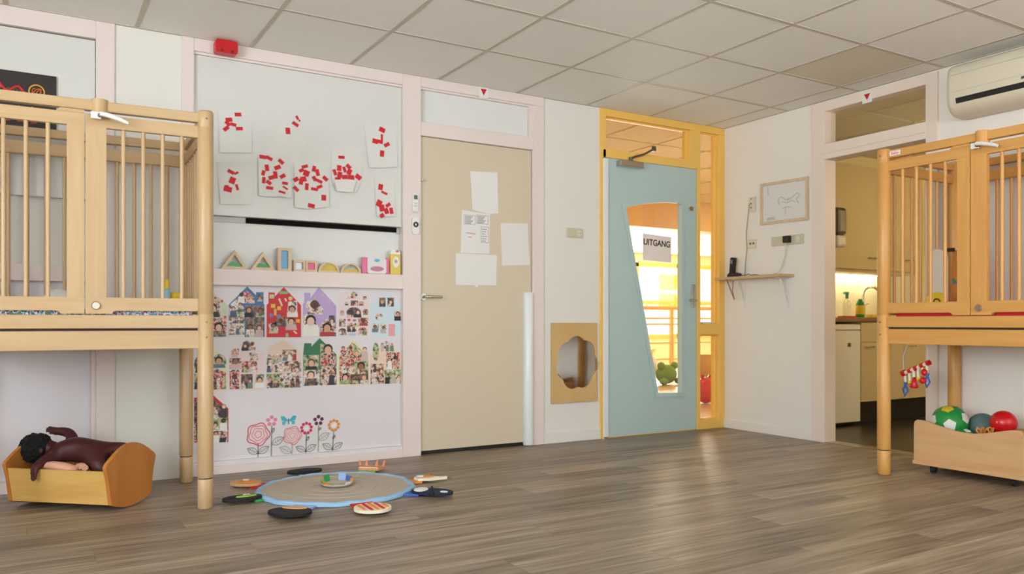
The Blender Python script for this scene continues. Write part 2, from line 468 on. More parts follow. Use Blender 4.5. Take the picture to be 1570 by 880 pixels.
M().box(-4.139, -2.872, .004, .03, 2.385, 2.398).build('glazing_bead', 'pink_trim', tb)
M().box(-1.909, -1.88, 0.0, .06, 2.178, 2.405).build('glazing_bead', 'pink_trim', tb)
M().box(-2.746, -1.909, 0.0, .03, 2.393, 2.405).build('glazing_bead', 'pink_trim', tb)
M().box(-4.139, -2.872, .0, .03, .05, .075).build('glazing_bead', 'lilac_panel', tb)
# beige door with hinges, handle and a finger guard
d1 = struct(M().box(-2.744, -1.884, .010, .050, .026, 2.086).build('door_1', 'beige_door', bevel=.002))
h = M(); h.cyl((-2.722, .012, 1.036), (-2.722, -.004, 1.036), .022, n=16); h.build('handle_rose', 'metal', d1)
h = M(); h.tube([(-2.722, -.002, 1.036), (-2.722, -.035, 1.036), (-2.716, -.045, 1.036), (-2.70, -.047, 1.036), (-2.612, -.046, 1.036)], .009, 8); h.build('handle', 'metal', d1)
h = M(); h.cyl((-2.735, .012, 1.80), (-2.735, -.016, 1.80), .012, n=12); h.build('lock', 'metal', d1)
M().box(-2.744, -1.884, .02, .06, .001, .0255).build('door_gap_shade', 'black', d1)  # black strip standing in for the shade under the door
g_ = M(); g_.lathe([(.0, 0), (.036, .0), (.038, .006), (.038, 1.07), (.034, 1.078), (0, 1.078)], (-1.915, -.0, .004), 18); g_.build('finger_guard', 'strip_white', d1)

# white stretch of wall with skirting
struct(M().box(-1.788, -1.288, -.012, 0, 0, .075).build('baseboard_back', 'wall_white', bevel=.003))
# yellow frame, transom light, side light
t3 = M(); YB = .085
t3.box(-1.288, -1.233, YF, YB, 2.105, H); t3.box(-1.288, -1.262, YF, YB, 0, 2.105)
t3.box(-1.233, 0, YF, YB, 2.415, H); t3.box(-1.262, -.312, YF, YB, 2.105, 2.165)
t3.box(-.385, -.275, YF, YB, 2.165, 2.415); t3.box(-.312, -.275, YF, YB, 0, 2.165)
t3.box(-.065, 0, YF, YB, 0, 2.415); t3.box(-.275, -.065, YF, YB, .768, .856); t3.box(-.275, -.065, YF, YB, 0, .075)
struct(t3.build('trim_3', 'yellow_trim', bevel=.003))
t3o = bpy.data.objects['trim_3']
for a, b, c, d in ((-1.233, -.385, 2.165, 2.415), (-.275, -.065, .856, 2.415), (-.275, -.065, .075, .768)):
    q = M()
    q.box(a, b, .02, .045, c, c+.012); q.box(a, b, .02, .045, d-.012, d); q.box(a, a+.012, .02, .045, c+.012, d-.012); q.box(b-.012, b, .02, .045, c+.012, d-.012)
    q.build('glazing_bead', 'yellow_trim', t3o)
    M().box(a, b, .047, .052, c, d).build('pane', 'glass', t3o)
M().box(-.24, -.12, -.004, .02, .857, .872).build('draught_strip', 'cream_plastic', t3o)

# blue-grey door with the slanted window
DX0, DX1, DZ1 = -1.212, -.314, 2.103
arc = []
pa, pb, pc = (-1.053, 1.745), (-.77, 1.815), (-.478, 1.822)
for i in range(11):
    t = i/10; arc.append(((1-t)**2*pa[0]+2*t*(1-t)*pb[0]+t*t*pc[0], (1-t)**2*pa[1]+2*t*(1-t)*(pb[1]+.012)+t*t*pc[1]))
hole = arc+[(-.478, .305), (-.728, .312)]
cxm, czm = -.76, 1.1
def grow(poly, d):
    out = []; n = len(poly)
    for i in range(n):
        p0, p1, p2 = Vector(poly[i-1]), Vector(poly[i]), Vector(poly[(i+1) % n])
        e1 = (p1-p0).normalized(); e2 = (p2-p1).normalized()
        n1 = Vector((-e1.y, e1.x)); n2 = Vector((-e2.y, e2.x)); b = (n1+n2)
        b = b/max(.3, b.dot(n1)) if b.length > 1e-6 else n1
        out.append(tuple(p1+b*d))
    return out
d2 = struct(M().prism([(DX0, .008), (DX1, .008), (DX1, DZ1), (DX0, DZ1)], 'xz', -.004, .036, holes=[hole]).build('door_2', 'blue_door'))
M().prism(grow(hole, .028), 'xz', -.016, -.0041, holes=[grow(hole, -.006)]).build('glazing_bead', 'blue_door', d2)
M().prism(grow(hole, -.0005), 'xz', .014, .019).build('pane', 'glass', d2)
M().box(-1.262, -1.213, -.018, .02, 0.01, 2.10).build('hinge_guard', 'strip_white', d2, bevel=.006)
M().box(-1.21, -.32, .0, .05, .0005, .007).build('threshold', 'yellow_trim', d2)  # threshold strip, yellow to stand for warm light in the door gap
q = M(); q.box(-1.134, -.905, -.06, -.0041, 2.045, 2.092); cl = q.build('door_closer', 'metal', d2, bevel=.006)
q = M(); q.cyl((-1.012, -.03, 2.092), (-1.012, -.03, 2.125), .014); q.build('spindle', 'dark_metal', cl)
q = M(); q.tube([(-1.012, -.032, 2.118), (-.90, -.045, 2.155), (-.775, -.02, 2.215)], .008); q.build('arm', 'dark_metal', cl)
M().box(-.79, -.76, -.03, -.012, 2.195, 2.235).build('arm_bracket', 'dark_metal', cl)
q = M(); q.box(-.372, -.332, -.012, -.0041, .985, 1.175); hp = q.build('handle_plate', 'metal', d2, bevel=.003)
q = M(); q.tube([(-.352, -.01, 1.045), (-.352, -.045, 1.045), (-.36, -.052, 1.045), (-.43, -.052, 1.045)], .009); q.build('handle', 'metal', hp)
q = M(); q.cyl((-.37, -.004, 1.783), (-.37, -.014, 1.783), .018); q.tube([(-.37, -.014, 1.783), (-.385, -.022, 1.785), (-.40, -.022, 1.785)], .006); q.build('lock', 'brass', d2)

# ---- right wall with the kitchen doorway
wr = M()
wr.box(0, .1, -.9, .12, 0, H+.03); wr.box(0, .1, -1.82, -.9, 2.45, H+.03); wr.box(0, .1, Y0, -1.82, 0, H+.03)
struct(wr.build('wall_right', 'wall_white_hall_lit'))
t4 = M()
t4.box(-.014, .112, -.992, -.885, 0, 2.458); t4.box(-.014, .112, -1.835, -1.755, 0, 2.458)
t4.box(-.014, .112, -1.755, -.992, 2.392, 2.458); t4.box(-.014, .112, -1.755, -.992, 2.045, 2.155)
struct(t4.build('trim_4', 'pink_trim_hall_lit', bevel=.003))
t4o = bpy.data.objects['trim_4']
M().box(.055, .060, -1.755, -.992, 2.155, 2.392).build('pane', 'glass', t4o)
M().box(-.022, -.0141, -1.75, -.95, 2.085, 2.10).build('moulding', 'pink_trim_hall_lit', t4o)
struct(M().box(-.012, 0, -.885, -.0, 0, .07).build('baseboard_right', 'wall_white_hall_lit', bevel=.003))
struct(M().box(-.012, 0, Y0, -1.835, 0, .07).build('baseboard_right', 'wall_white_hall_lit', bevel=.003))
M().box(-.01, .11, -1.755, -.992, -.003, .004).build('threshold', 'metal', t4o)

# ---- walls behind the camera, with the windows that light the room
wl = M()
wl.box(X0-.15, X0, Y0, .12, 0, .8); wl.box(X0-.15, X0, Y0, .12, 2.3, H+.03); wl.box(X0-.15, X0, -2.7, .12, .8, 2.3); wl.box(X0-.15, X0, Y0, -6.1, .8, 2.3)
struct(wl.build('wall_left', 'wall_white'))
wf = M()
wf.box(X0, .1, Y0-.15, Y0, 0, .8); wf.box(X0, .1, Y0-.15, Y0, 2.3, H+.03); wf.box(X0, -4.4, Y0-.15, Y0, .8, 2.3); wf.box(-.4, .1, Y0-.15, Y0, .8, 2.3)
struct(wf.build('wall_front', 'wall_white'))
q = M()
for a, b in ((-6.1, -6.04), (-5.0, -4.94), (-3.86, -3.80), (-2.76, -2.70)): q.box(X0-.1, X0-.04, a, b, .8, 2.3)
q.box(X0-.1, X0-.04, -6.1, -2.7, .8, .86); q.box(X0-.1, X0-.04, -6.1, -2.7, 2.24, 2.3)
w1 = struct(q.build('window_1', 'wall_white')); M().box(X0-.072, X0-.067, -6.04, -2.76, .86, 2.24).build('pane', 'glass', w1)
q = M()
for a in (-4.4, -3.42, -2.43, -1.44, -.46): q.box(a, a+.06, Y0-.1, Y0-.04, .8, 2.3)
q.box(-4.4, -.4, Y0-.1, Y0-.04, .8, .86); q.box(-4.4, -.4, Y0-.1, Y0-.04, 2.24, 2.3)
w2 = struct(q.build('window_2', 'wall_white')); M().box(-4.34, -.46, Y0-.072, Y0-.067, .86, 2.24).build('pane', 'glass', w2)

# ============================================================ THE KITCHEN BEHIND THE DOORWAY
KX1, KY0 = 3.3, -3.2
kf = struct(M().box(.1, KX1, KY0, .12, -.06, -.002).build('floor', 'kitchen_floor'))
kc = struct(M().box(.1, KX1, KY0, .12, H+.02, H+.08).build('ceiling', 'ceiling_tile_old'))
mat('kitchen_tile', (238, 226, 194), .85)
kx = [.1, .55, 1.15, 1.75, 2.35, 2.95, KX1]; ky = [.12, -.35, -.95, -1.55, -2.15, -2.75, KY0]
for i in range(6):
    for j in range(6):
        M().box(kx[i]+.013, kx[i+1]-.013, ky[j+1]+.013, ky[j]-.013, H, H+.015).build('ceiling_tile', 'kitchen_tile', kc)
q = M()
q.box(.1, KX1, .11, .119, 0, H+.02)
kw = struct(q.build('wall_kitchen', 'hall_cream'))
q = M(); q.box(KX1, KX1+.1, KY0, .12, 0, H+.02); struct(q.build('wall_kitchen_end', 'hall_cream'))
q = M(); q.box(.1, KX1, KY0-.1, KY0, 0, H+.02); struct(q.build('wall_kitchen_near', 'hall_cream'))
for i in range(14):
    for j in range(3):
        M().box(.62+.15*i+.001, .62+.15*i+.149, .104, .1099, .915+.15*j+.001, .915+.15*j+.149).build('tile', 'tile_cream', kw)
# fridge
t = thing('fridge', 'white under-counter fridge standing beside the kitchen cabinet', 'fridge', (.84, -.2, 0))
M().box(.57, 1.108, -.44, .08, .03, .855).build('body', 'fridge_white', t)
M().box(.57, 1.108, -.485, -.442, .03, .80).build('door', 'fridge_white', t, bevel=.006)
M().box(.57, 1.108, -.485, -.442, .806, .852).build('top_rail', 'fridge_white', t, bevel=.004)
M().box(.94, .975, -.489, -.4851, .665, .695).build('badge', 'dark_metal', t)
M().box(.6, 1.08, -.43, .05, 0, .03).build('foot', 'black', t)
# base cabinets
def base_cab(x0, x1, label):
    t = thing('base_cabinet', label, 'cabinet', ((x0+x1)/2, -.2, 0))
    M().box(x0, x1, -.46, .09, .19, .872).build('body', 'cabinet', t)
    M().box(x0, x1, -.41, .09, 0, .19).build('plinth', 'plinth', t)
    d = M().box(x0+.002, x1-.002, -.482, -.4601, .70, .868).build('drawer', 'cabinet', t, bevel=.002)
    M().tube([((x0+x1)/2-.05, -.482, .80), ((x0+x1)/2-.05, -.505, .80), ((x0+x1)/2+.05, -.505, .80), ((x0+x1)/2+.05, -.482, .80)], .005).build('handle', 'metal', d)
    d = M().box(x0+.002, x1-.002, -.482, -.4601, .192, .697).build('door', 'cabinet', t, bevel=.002)
    M().tube([(x0+.05, -.482, .66), (x0+.05, -.505, .66), (x0+.15, -.505, .66), (x0+.15, -.482, .66)], .005).build('handle', 'metal', d)
base_cab(1.12, 1.72, 'cream kitchen base cabinet right next to the white fridge')
base_cab(1.724, 2.324, 'cream kitchen base cabinet beyond the one next to the fridge')
single(M().box(.56, 2.45, -.50, .10, .875, .910).build('worktop', 'counter', bevel=.003), 'brown kitchen worktop over fridge and base cabinets', 'worktop')
# wall cabinet with a lamp under it
t = thing('wall_cabinet', 'cream kitchen wall cabinet hanging above the sink', 'cabinet', (1.6, -.1, 1.34))
M().box(1.06, 2.30, -.225, .10, 1.35, 2.27).build('body', 'cabinet', t)
for a, b in ((1.062, 1.76), (1.764, 2.298)):
    d = M().box(a, b, -.247, -.2251, 1.345, 2.268).build('door', 'cabinet', t, bevel=.002)
    M().tube([(b-.21, -.247, 1.45), (b-.21, -.268, 1.45), (b-.09, -.268, 1.45), (b-.09, -.247, 1.45)], .006).build('handle', 'metal', d)
M().box(1.06, 2.30, -.22, .0, 1.315, 1.3495).build('light_rail', 'cabinet', t)
emit('tube_light', (255, 238, 190), 22.0)
t = thing('under_cabinet_lamp', 'slim lit lamp under the cream wall cabinet', 'lamp', (1.45, .04, 1.30))
M().box(1.10, 2.2, .012, .07, 1.325, 1.348).build('housing', 'white_plastic', t)
M().box(1.12, 2.18, .02, .06, 1.312, 1.3249).build('diffuser', 'tube_light', t)
# towel dispenser on the cabinet side
t = thing('towel_dispenser', 'white and grey paper towel dispenser beside the wall cabinet', 'dispenser', (1.06, -.31, 1.52))
M().box(1.00, 1.125, -.34, -.25, 1.52, 1.62).build('tray', 'white_plastic', t, bevel=.02)
M().box(1.00, 1.125, -.35, -.25, 1.622, 1.86).build('cover', 'dark_metal', t, bevel=.03)
M().box(1.0, 1.06, -.2499, -.2, 1.56, 1.82).build('bracket', 'white_plastic', t)
# things on the worktop
t = thing('mixer_tap', 'chrome kitchen tap with a tall curved spout', 'tap', (1.74, -.06, .91))
q = M(); q.cyl((1.74, -.06, .91), (1.74, -.06, 1.02), .022, .018); q.build('body', 'chrome', t)
q = M(); q.tube([(1.74, -.06, 1.0)]+[(1.74+.08-.08*math.cos(a), -.06-.03*(1-math.cos(a)), 1.12+.08*math.sin(a)) for a in [PI*i/8 for i in range(8)]], .011); q.build('spout', 'chrome', t)
q = M(); q.tube([(1.74, -.06, 1.02), (1.77, -.10, 1.05)], .007); q.build('lever', 'chrome', t)
t = thing('soap_bottle', 'green dish soap bottle with yellow label by the tap', 'bottle', (1.50, -.2, .91))
q = M(); q.lathe([(0, 0), (.036, 0), (.038, .02), (.036, .12), (.018, .16), (.012, .17), (0, .17)], (1.50, -.2, .91)); q.build('body', 'ball_green', t)
q = M(); q.lathe([(.0385, .03), (.0388, .031), (.0378, .11), (.037, .112)], (1.50, -.2, .91)); q.build('label', 'ball_yellow', t)
t = thing('spray_bottle', 'clear spray bottle with teal top on the worktop', 'bottle', (1.56, -.02, .91))
q = M(); q.lathe([(0, 0), (.034, 0), (.036, .03), (.034, .13), (.014, .18), (0, .18)], (1.56, -.02, .91)); q.build('body', 'acrylic_clear', t)
q = M(); q.cyl((1.56, -.02, 1.09), (1.56, -.02, 1.13), .014); q.box(1.525, 1.575, -.032, -.008, 1.13, 1.15); q.build('trigger', cm((60, 150, 140)), t)
single(M().box(1.62, 1.75, -.24, -.17, .911, .94).build('sponge', 'ball_yellow', bevel=.006), 'yellow sponge lying on the worktop under the tap', 'sponge')
q = M(); q.prism([(1.22, -.25), (1.36, -.27), (1.39, -.17), (1.25, -.15)], 'xy', .911, .925); single(q.build('cleaning_cloth', 'felt_red', bevel=.005), 'red folded cleaning cloth on the worktop', 'cloth')
single(M().box(1.08, 1.10, -.06, .08, .911, 1.18).build('cutting_board', cm((110, 62, 36)), bevel=.004), 'dark brown cutting board standing on edge on the worktop', 'board')
t = thing('kitchen_socket', 'cream double socket on the lit kitchen tiles', 'socket', (1.20, .10, 1.06))
M().box(1.16, 1.24, .092, .1035, 1.03, 1.10).build('plate', 'cream_plastic', t, bevel=.003)
for dx in (1.185, 1.215): M().cyl((dx, .092, 1.065), (dx, .0905, 1.065), .012, n=10).build('outlet', 'dark_metal', t)
# unseen pendant, added to brighten the kitchen and its ceiling
emit('kitchen_fill_glow', (255, 236, 200), 46.0)
t = thing('kitchen_fill_lamp', 'round opal pendant lamp added out of view to light the kitchen', 'lamp', (2.2, -2.2, 1.85))
q = M(); q.ball((2.2, -2.2, 2.0), .15, (1, 1, .9)); q.build('shade', 'kitchen_fill_glow', t)
q = M(); q.tube([(2.2, -2.2, 2.13), (2.2, -2.2, H-.012)], .005, 6); q.build('cord', 'white_plastic', t)
q = M(); q.cyl((2.2, -2.2, H-.012), (2.2, -2.2, H-.0005), .06); q.build('ceiling_rose', 'white_plastic', t)

# ============================================================ THE HALL BEHIND THE GLASS DOOR
HX0, HX1, HY1 = -1.9, 8.6, 7.5
struct(M().box(HX0, HX1, .12, HY1, -.06, -.001).build('floor', 'hall_floor'))
hc = struct(M().box(HX0, HX1, .12, HY1, H+.02, H+.08).build('ceiling', 'hall_tile'))
for i in range(9):
    for j in range(5):
        M().box(HX0+.6*i+.014, HX0+.6*i+.586, .12+.6*j+.014, .12+.6*j+.586, H, H+.015).build('ceiling_tile', 'hall_tile', hc)
hb = struct(M().box(HX0, HX1, 3.12, 3.38, 2.09, H+.02).build('trim_5', 'hall_orange'))
struct(M().box(HX0, HX1, 3.38, HY1, 2.24, 2.30).build('ceiling', 'hall_white'))
struct(M().box(HX0-.1, HX0, .12, HY1, 0, H+.02).build('wall_hall_left', 'hall_cream'))
struct(M().box(HX1, HX1+.1, .12, HY1, 0, H+.02).build('wall_hall_right', 'hall_cream'))
q = M(); q.box(HX0, 2.0, HY1, HY1+.12, 0, H+.02); q.box(2.0, HX1, HY1, HY1+.12, 0, .55); q.box(2.0, HX1, HY1, HY1+.12, 2.05, H+.02)
struct(q.build('wall_hall_back', 'hall_cream'))
q = M()
for a in (2.0, 3.05, 4.15, 5.25, 6.35, 7.45, 8.5): q.box(a, a+.1, HY1-.03, HY1+.1, .55, 2.05)
q.box(2.0, HX1, HY1-.03, HY1+.1, .55, .63); q.box(2.0, HX1, HY1-.03, HY1+.1, 1.97, 2.05); q.box(2.0, HX1, HY1-.02, HY1+.09, 1.22, 1.30)
w3 = struct(q.build('window_3', 'yellow_trim')); M().box(2.1, 8.5, HY1+.04, HY1+.045, .63, 1.97).build('pane', 'glass', w3)
# partition screen with a window to the right side of the hall
t = thing('stair_railing', 'yellow metal stair railing beyond the glazed door', 'railing', (3.2, 4.6, 0))
for z, r in ((1.09, .03), (.93, .012), (.84, .012), (.55, .012), (.3, .012)):
    M().tube([(1.4, 4.6, z), (6.4, 4.6, z)], r).build('rail', 'yellow_trim', t)
for x in (1.5, 2.55, 3.6, 4.65, 5.7): M().box(x-.03, x+.03, 4.58, 4.62, 0, 1.08).build('post', 'yellow_trim', t)
single(M().box(2.70, 2.86, 5.2, 5.34, 0, 2.24).build('column', 'yellow_trim', bevel=.01), 'yellow square column behind the stair railing', 'column')
t = thing('plush_frog', 'green plush frog sitting on the hall floor', 'toy', (2.73, 3.75, 0))
q = M(); q.ball((2.73, 3.75, .14), .16, (1.05, .8, .85)); q.build('body', 'plush_green', t)
for s_ in (-1, 1):
    q = M(); q.ball((2.73+s_*.12, 3.72, .26), .055); q.build('eye', 'plush_green', t)
    q = M(); q.ball((2.73+s_*.14, 3.64, .05), .06, (1, 1.2, .8)); q.build('foot', 'plush_green', t)
t = thing('hopper_ball', 'red hopper ball with two horns behind the side window', 'toy', (1.27, 1.5, 0))
q = M(); q.ball((1.27, 1.5, .14), .14, (.85, .85, 1)); q.build('body', 'red_plastic', t)
for s_ in (-1, 1): q = M(); q.tube([(1.27+s_*.04, 1.5, .26), (1.27+s_*.06, 1.49, .30)], [.016, .022]); q.build('horn', 'red_plastic', t)
q = M(); q.ball((2.55, 4.1, .24), .26, (1, .9, .92)); single(q.build('bean_bag', 'hall_white'), 'white bean bag on the hall floor behind the frog', 'bean bag')
q = M(); q.ball((2.18, 2.35, .12), .12, (.8, .8, 1.0)); single(q.build('green_ball', 'plush_green'), 'green ball on the hall floor behind the red hopper', 'ball')
q = M(); q.lathe([(0, 0), (.13, 0), (.17, .25), (.15, .42), (.14, .42), (.12, .05), (0, .05)], (3.05, 3.3, 0)); single(q.build('wicker_basket', cm((206, 150, 84))), 'tan wicker basket on the hall floor behind the side window', 'basket')
single(M().box(3.1, 3.9, 5.6, 5.9, .42, .72).build('storage_box', 'hall_white', bevel=.02), 'white storage box on a low bench behind the railing', 'box')
t = thing('low_bench', 'low yellow bench behind the stair railing', 'bench', (3.5, 5.75, 0))
M().box(2.95, 4.1, 5.55, 5.95, .38, .42).build('seat', 'yellow_trim', t)
for a in (3.0, 4.05): M().box(a-.03, a+.03, 5.58, 5.92, 0, .38).build('leg', 'yellow_trim', t)
for k, (x, z, w_, h_, c, lb) in enumerate(((3.55, 1.55, .22, .30, (250, 248, 240), 'white paper sheet taped high on the hall window'), (4.45, 1.42, .3, .42, (250, 248, 240), 'large white paper sheet taped to the hall window'),
        (6.15, 1.68, .45, .32, (190, 222, 190), 'pale green poster high on the hall window'), (6.15, 1.28, .45, .34, (214, 226, 196), 'pale green poster low on the hall window'))):
    single(M().box(x-w_/2, x+w_/2, HY1+.036, HY1+.0398, z-h_/2, z+h_/2).build('window_poster', cm(c)), lb, 'poster')
emit('hall_fill_glow', (255, 236, 196), 10.0)  # glow of the panels added to light the hall
for k, (x, y) in enumerate(((.6, 1.9), (3.2, 2.2), (-1.0, 1.6))):
    t = thing('hall_fill_panel', 'square warm light panel added to the hall ceiling', 'lamp', (x, y, H), group='added hall light panels')
    M().box(x-.28, x+.28, y-.28, y+.28, H-.02, H-.0005).build('housing', 'white_plastic', t)
    M().box(x-.26, x+.26, y-.26, y+.26, H-.026, H-.0201).build('diffuser', 'hall_fill_glow', t)

# ============================================================ THE TWO HIGH PLAYPENS
CW, CD = .498, .35                          # half width and half depth between post centres
def make_playpen(label, wx, wy, wz, loc, rz, mattress):
    t = thing('high_playpen', label, 'playpen', loc, rz)
    B = lambda m_, n, mt, p=t, bv=0.0: m_.build(n, mt, p, bevel=bv, local=True)
    for sx in (-1, 1):
        for sy in (-1, 1):
            x, y = sx*CW, sy*CD; r = .036
            q = M(); q.lathe([(r-.002, .1445), (r, .148), (r, .905), (r-.003, .908), (r, .911), (r, 1.775), (r-.003, 1.778), (r, 1.782), (r, 1.848), (r-.006, 1.856), (0, 1.857)], (x, y, 0), 24)
            p = B(q, 'post', wz)
            q = M(); q.lathe([(0, 0), (r-.006, 0), (r-.001, .006), (r-.001, .136), (r-.003, .1395)], (x, y, 0), 24); B(q, 'foot', wz, p)
            q = M(); q.cyl((x, y, .134), (x, y, .150), r-.0055, n=20); B(q, 'joint_ring', 'joint', p)
            for z in (.87, .80, 1.815):
                q = M(); q.cyl((x, y+sy*(r-.002), z), (x, y+sy*(r+.0015), z), .0042, n=8); B(q, 'screw', 'dark_metal', p)
    # front and back: fixed top rail, base rails, apron
    for sy in (-1, 1):
        y = sy*CD
        B(M().box(-CW+.03, CW-.03, y-.018, y+.018, 1.798, 1.843), 'top_rail', wx, bv=.004)
        B(M().box(-CW+.03, CW-.03, y-.022, y+.022, .842, .902), 'base_rail', wx, bv=.004)
        B(M().box(-CW+.03, CW-.03, y-.014, y+.014, .748, .832), 'apron', wx, bv=.003)
        B(M().box(-CW+.03, CW-.03, y-.007, y+.007, .8325, .8415), 'shadow_strip', 'joint')  # dark strip painted as the shadow gap between rail and apron
    for sx in (-1, 1):
        x = sx*CW
        B(M().box(x-.018, x+.018, -CD+.03, CD-.03, 1.798, 1.843), 'top_rail', wy, bv=.004)
        B(M().box(x-.018, x+.018, -CD+.03, CD-.03, .842, .902), 'base_rail', wy, bv=.004)
        B(M().box(x-.014, x+.014, -CD+.03, CD-.03, .748, .832), 'apron', wy, bv=.003)
        B(M().box(x-.013, x+.013, -CD+.034, CD-.034, 1.72, 1.775), 'upper_rail', wy, bv=.003)
        pn = B(M().box(x-.013, x+.013, -CD+.034, CD-.034, .91, .975), 'lower_rail', wy, bv=.003)
        for k in range(7):
            yy = -CD+.034+(2*CD-.068)*(k+.75)/7.5
            B(M().cyl((x, yy, .976), (x, yy, 1.719), .009, n=10, cap=False), 'bar', wz, pn)
    B(M().box(-CW+.034, CW-.034, CD-.013, CD+.013, 1.71, 1.772), 'upper_rail', wx, bv=.003)
    pn = B(M().box(-CW+.034, CW-.034, CD-.013, CD+.013, .91, .975), 'lower_rail', wx, bv=.003)
    for k in range(11):
        xx = -CW+.034+(2*CW-.068)*(k+.75)/11.5
        B(M().cyl((xx, CD, .976), (xx, CD, 1.709), .009, n=10, cap=False), 'bar', wz, pn)
    # two gates at the front
    for s_ in (-1, 1):
        a, b = (-.466, -.002) if s_ < 0 else (.002, .464)
        st = (-.069, -.002) if s_ < 0 else (.002, .084)
        y0, y1 = -CD-.013, -CD+.013
        # one C-shaped frame (top rail, stile, bottom rail) with a long finger slot cut in its lower edge
        if s_ < 0: pts = [(b, .907), (b, 1.782), (a, 1.782), (a, 1.727), (st[0], 1.727), (st[0], .979), (a, .979), (a, .921), (-.11, .921), (-.10, .917), (-.092, .907)]
        else: pts = [(a, .907), (a, 1.782), (b, 1.782), (b, 1.727), (st[1], 1.727), (st[1], .979), (b, .979), (b, .921), (.122, .921), (.112, .917), (.105, .907)]
        g = B(M().prism(pts, 'xz', y0, y1), 'gate', wx, bv=.002)
        B(M().box(st[0]+.0015, st[1]-.0015, y0-.0006, y0+.001, .9805, 1.7255), 'stile_face', wz, g)
        for k in range(4):
            xx = (.152+.081*k) if s_ > 0 else (-.14-.081*k)
            B(M().cyl((xx, -CD, .98), (xx, -CD, 1.7265), .009, n=12, cap=False), 'bar', wz, g)
        if s_ < 0: B(M().prism([(-.11, 1.783), (-.002, 1.783), (-.002, 1.797), (-.095, 1.797)], 'xz', y0, y1), 'end_block', wx, g)
        else:
            q = M(); q.cyl((.043, y0-.001, .943), (.043, y0-.011, .943), .0195, .015, n=18); B(q, 'lock_button', 'metal', g)
    q = M(); q.cyl((.058, -CD-.003, 1.785), (.058, -CD-.003, 1.849), .034, n=20); cap = B(q, 'latch_post', wz)
    q = M(); q.box(.022, .062, -CD-.052, -CD-.037, 1.756, 1.786); lv = B(q, 'latch_plate', 'white_plastic', bv=.002)
    q = M(); q.cyl((.058, -CD-.036, 1.771), (.058, -CD-.058, 1.771), .010, n=12); B(q, 'pivot', 'dark_metal', lv)
    q = M(); q.tube([(.058, -CD-.06, 1.778), (.09, -CD-.066, 1.772), (.135, -CD-.070, 1.758), (.168, -CD-.072, 1.745)], [.010, .011, .010, .008], 8); B(q, 'latch_lever', 'white_plastic', lv)
    B(M().box(-CW+.035, CW-.035, -CD+.022, CD-.022, .85, .876), 'base_board', wx)
    B(M().box(-CW+.05, CW-.05, -CD+.03, CD-.03, .877, .925), 'mattress', mattress, bv=.012)
    return t
PLX, PLY, PLR = -4.7115, -.473, math.radians(-2)
pen_l = make_playpen('pale beech high playpen with slatted gates, standing over the doll cradle', 'beech_x', 'beech_y', 'beech_z', (PLX, PLY, 0), PLR, 'sheet_pattern')
PRX, PRY = -.396, -2.458
pen_r = make_playpen('orange-toned wooden high playpen standing over the wheeled toy box', 'oak_x', 'oak_y', 'oak_z', (PRX, PRY, 0), -PI/2, 'felt_red')
q = M(); q.box(-.45, -.385, -CD-.0195, -CD-.0182, 1.808, 1.834); st = q.build('maker_sticker', cm((236, 226, 222)), pen_r, local=True)
tx = text_part('sticker_lettering', 'baby', .024, 'red_paper', st, (0, 0, 0)); tx.location = (-.418, -CD-.0198, 1.8215)

def inside(px, py, rz, x, y):               # playpen coordinates to room coordinates
    return (px+x*math.cos(rz)-y*math.sin(rz), py+x*math.sin(rz)+y*math.cos(rz))
# things lying in the pale playpen
cx, cy = inside(PLX, PLY, PLR, .40, -.02)
t = thing('toy_bucket', 'yellow plastic toy beaker inside the pale playpen', 'toy', (cx, cy, .926))
q = M(); q.lathe([(0, 0), (.028, 0), (.034, .09), (.031, .09), (.026, .01), (0, .01)], (cx, cy, .926)); q.build('beaker', 'felt_yellow', t)
q = M(); q.torus((cx, cy-.031, .975), .02, .004, 'x'); q.build('handle', 'felt_yellow', t)
cx2, cy2 = inside(PLX, PLY, PLR, .36, -.06)
t = thing('toy_bottle', 'slim pale blue toy bottle with yellow cap inside the pale playpen', 'toy', (cx2, cy2, .926))
q = M(); q.lathe([(0, 0), (.016, 0), (.017, .09), (.010, .11), (.0, .11)], (cx2, cy2, .926), 14); q.build('body', cm((150, 196, 210)), t)
q = M(); q.lathe([(.011, .11), (.011, .15), (0, .155)], (cx2, cy2, .926), 12); q.build('cap', 'felt_yellow', t)
# crumpled white cloth
n_ = 16; q = M(); vs = []; rr = random.Random(4)
for i in range(n_+1):
    for j in range(n_+1):
        u, v = i/n_-.5, j/n_-.5
        e = max(0, 1-(max(abs(u), abs(v))*2)**3)
        vs.append((u*.52, v*.36, .004+e*(.045+.03*math.sin(9*u+3*v)+.025*math.cos(13*v-4*u)+rr.uniform(-.012, .012))))
ox, oy = inside(PLX, PLY, PLR, -.17, .10)
q.add([(x+ox, y+oy, z+.925) for x, y, z in vs], [(i*(n_+1)+j, (i+1)*(n_+1)+j, (i+1)*(n_+1)+j+1, i*(n_+1)+j+1) for i in range(n_) for j in range(n_)], 0, True)
so = q.build('crumpled_cloth', 'paper'); so.modifiers.new('thickness', 'SOLIDIFY').thickness = .004
single(so, 'crumpled white cloth lying inside the pale playpen', 'cloth')
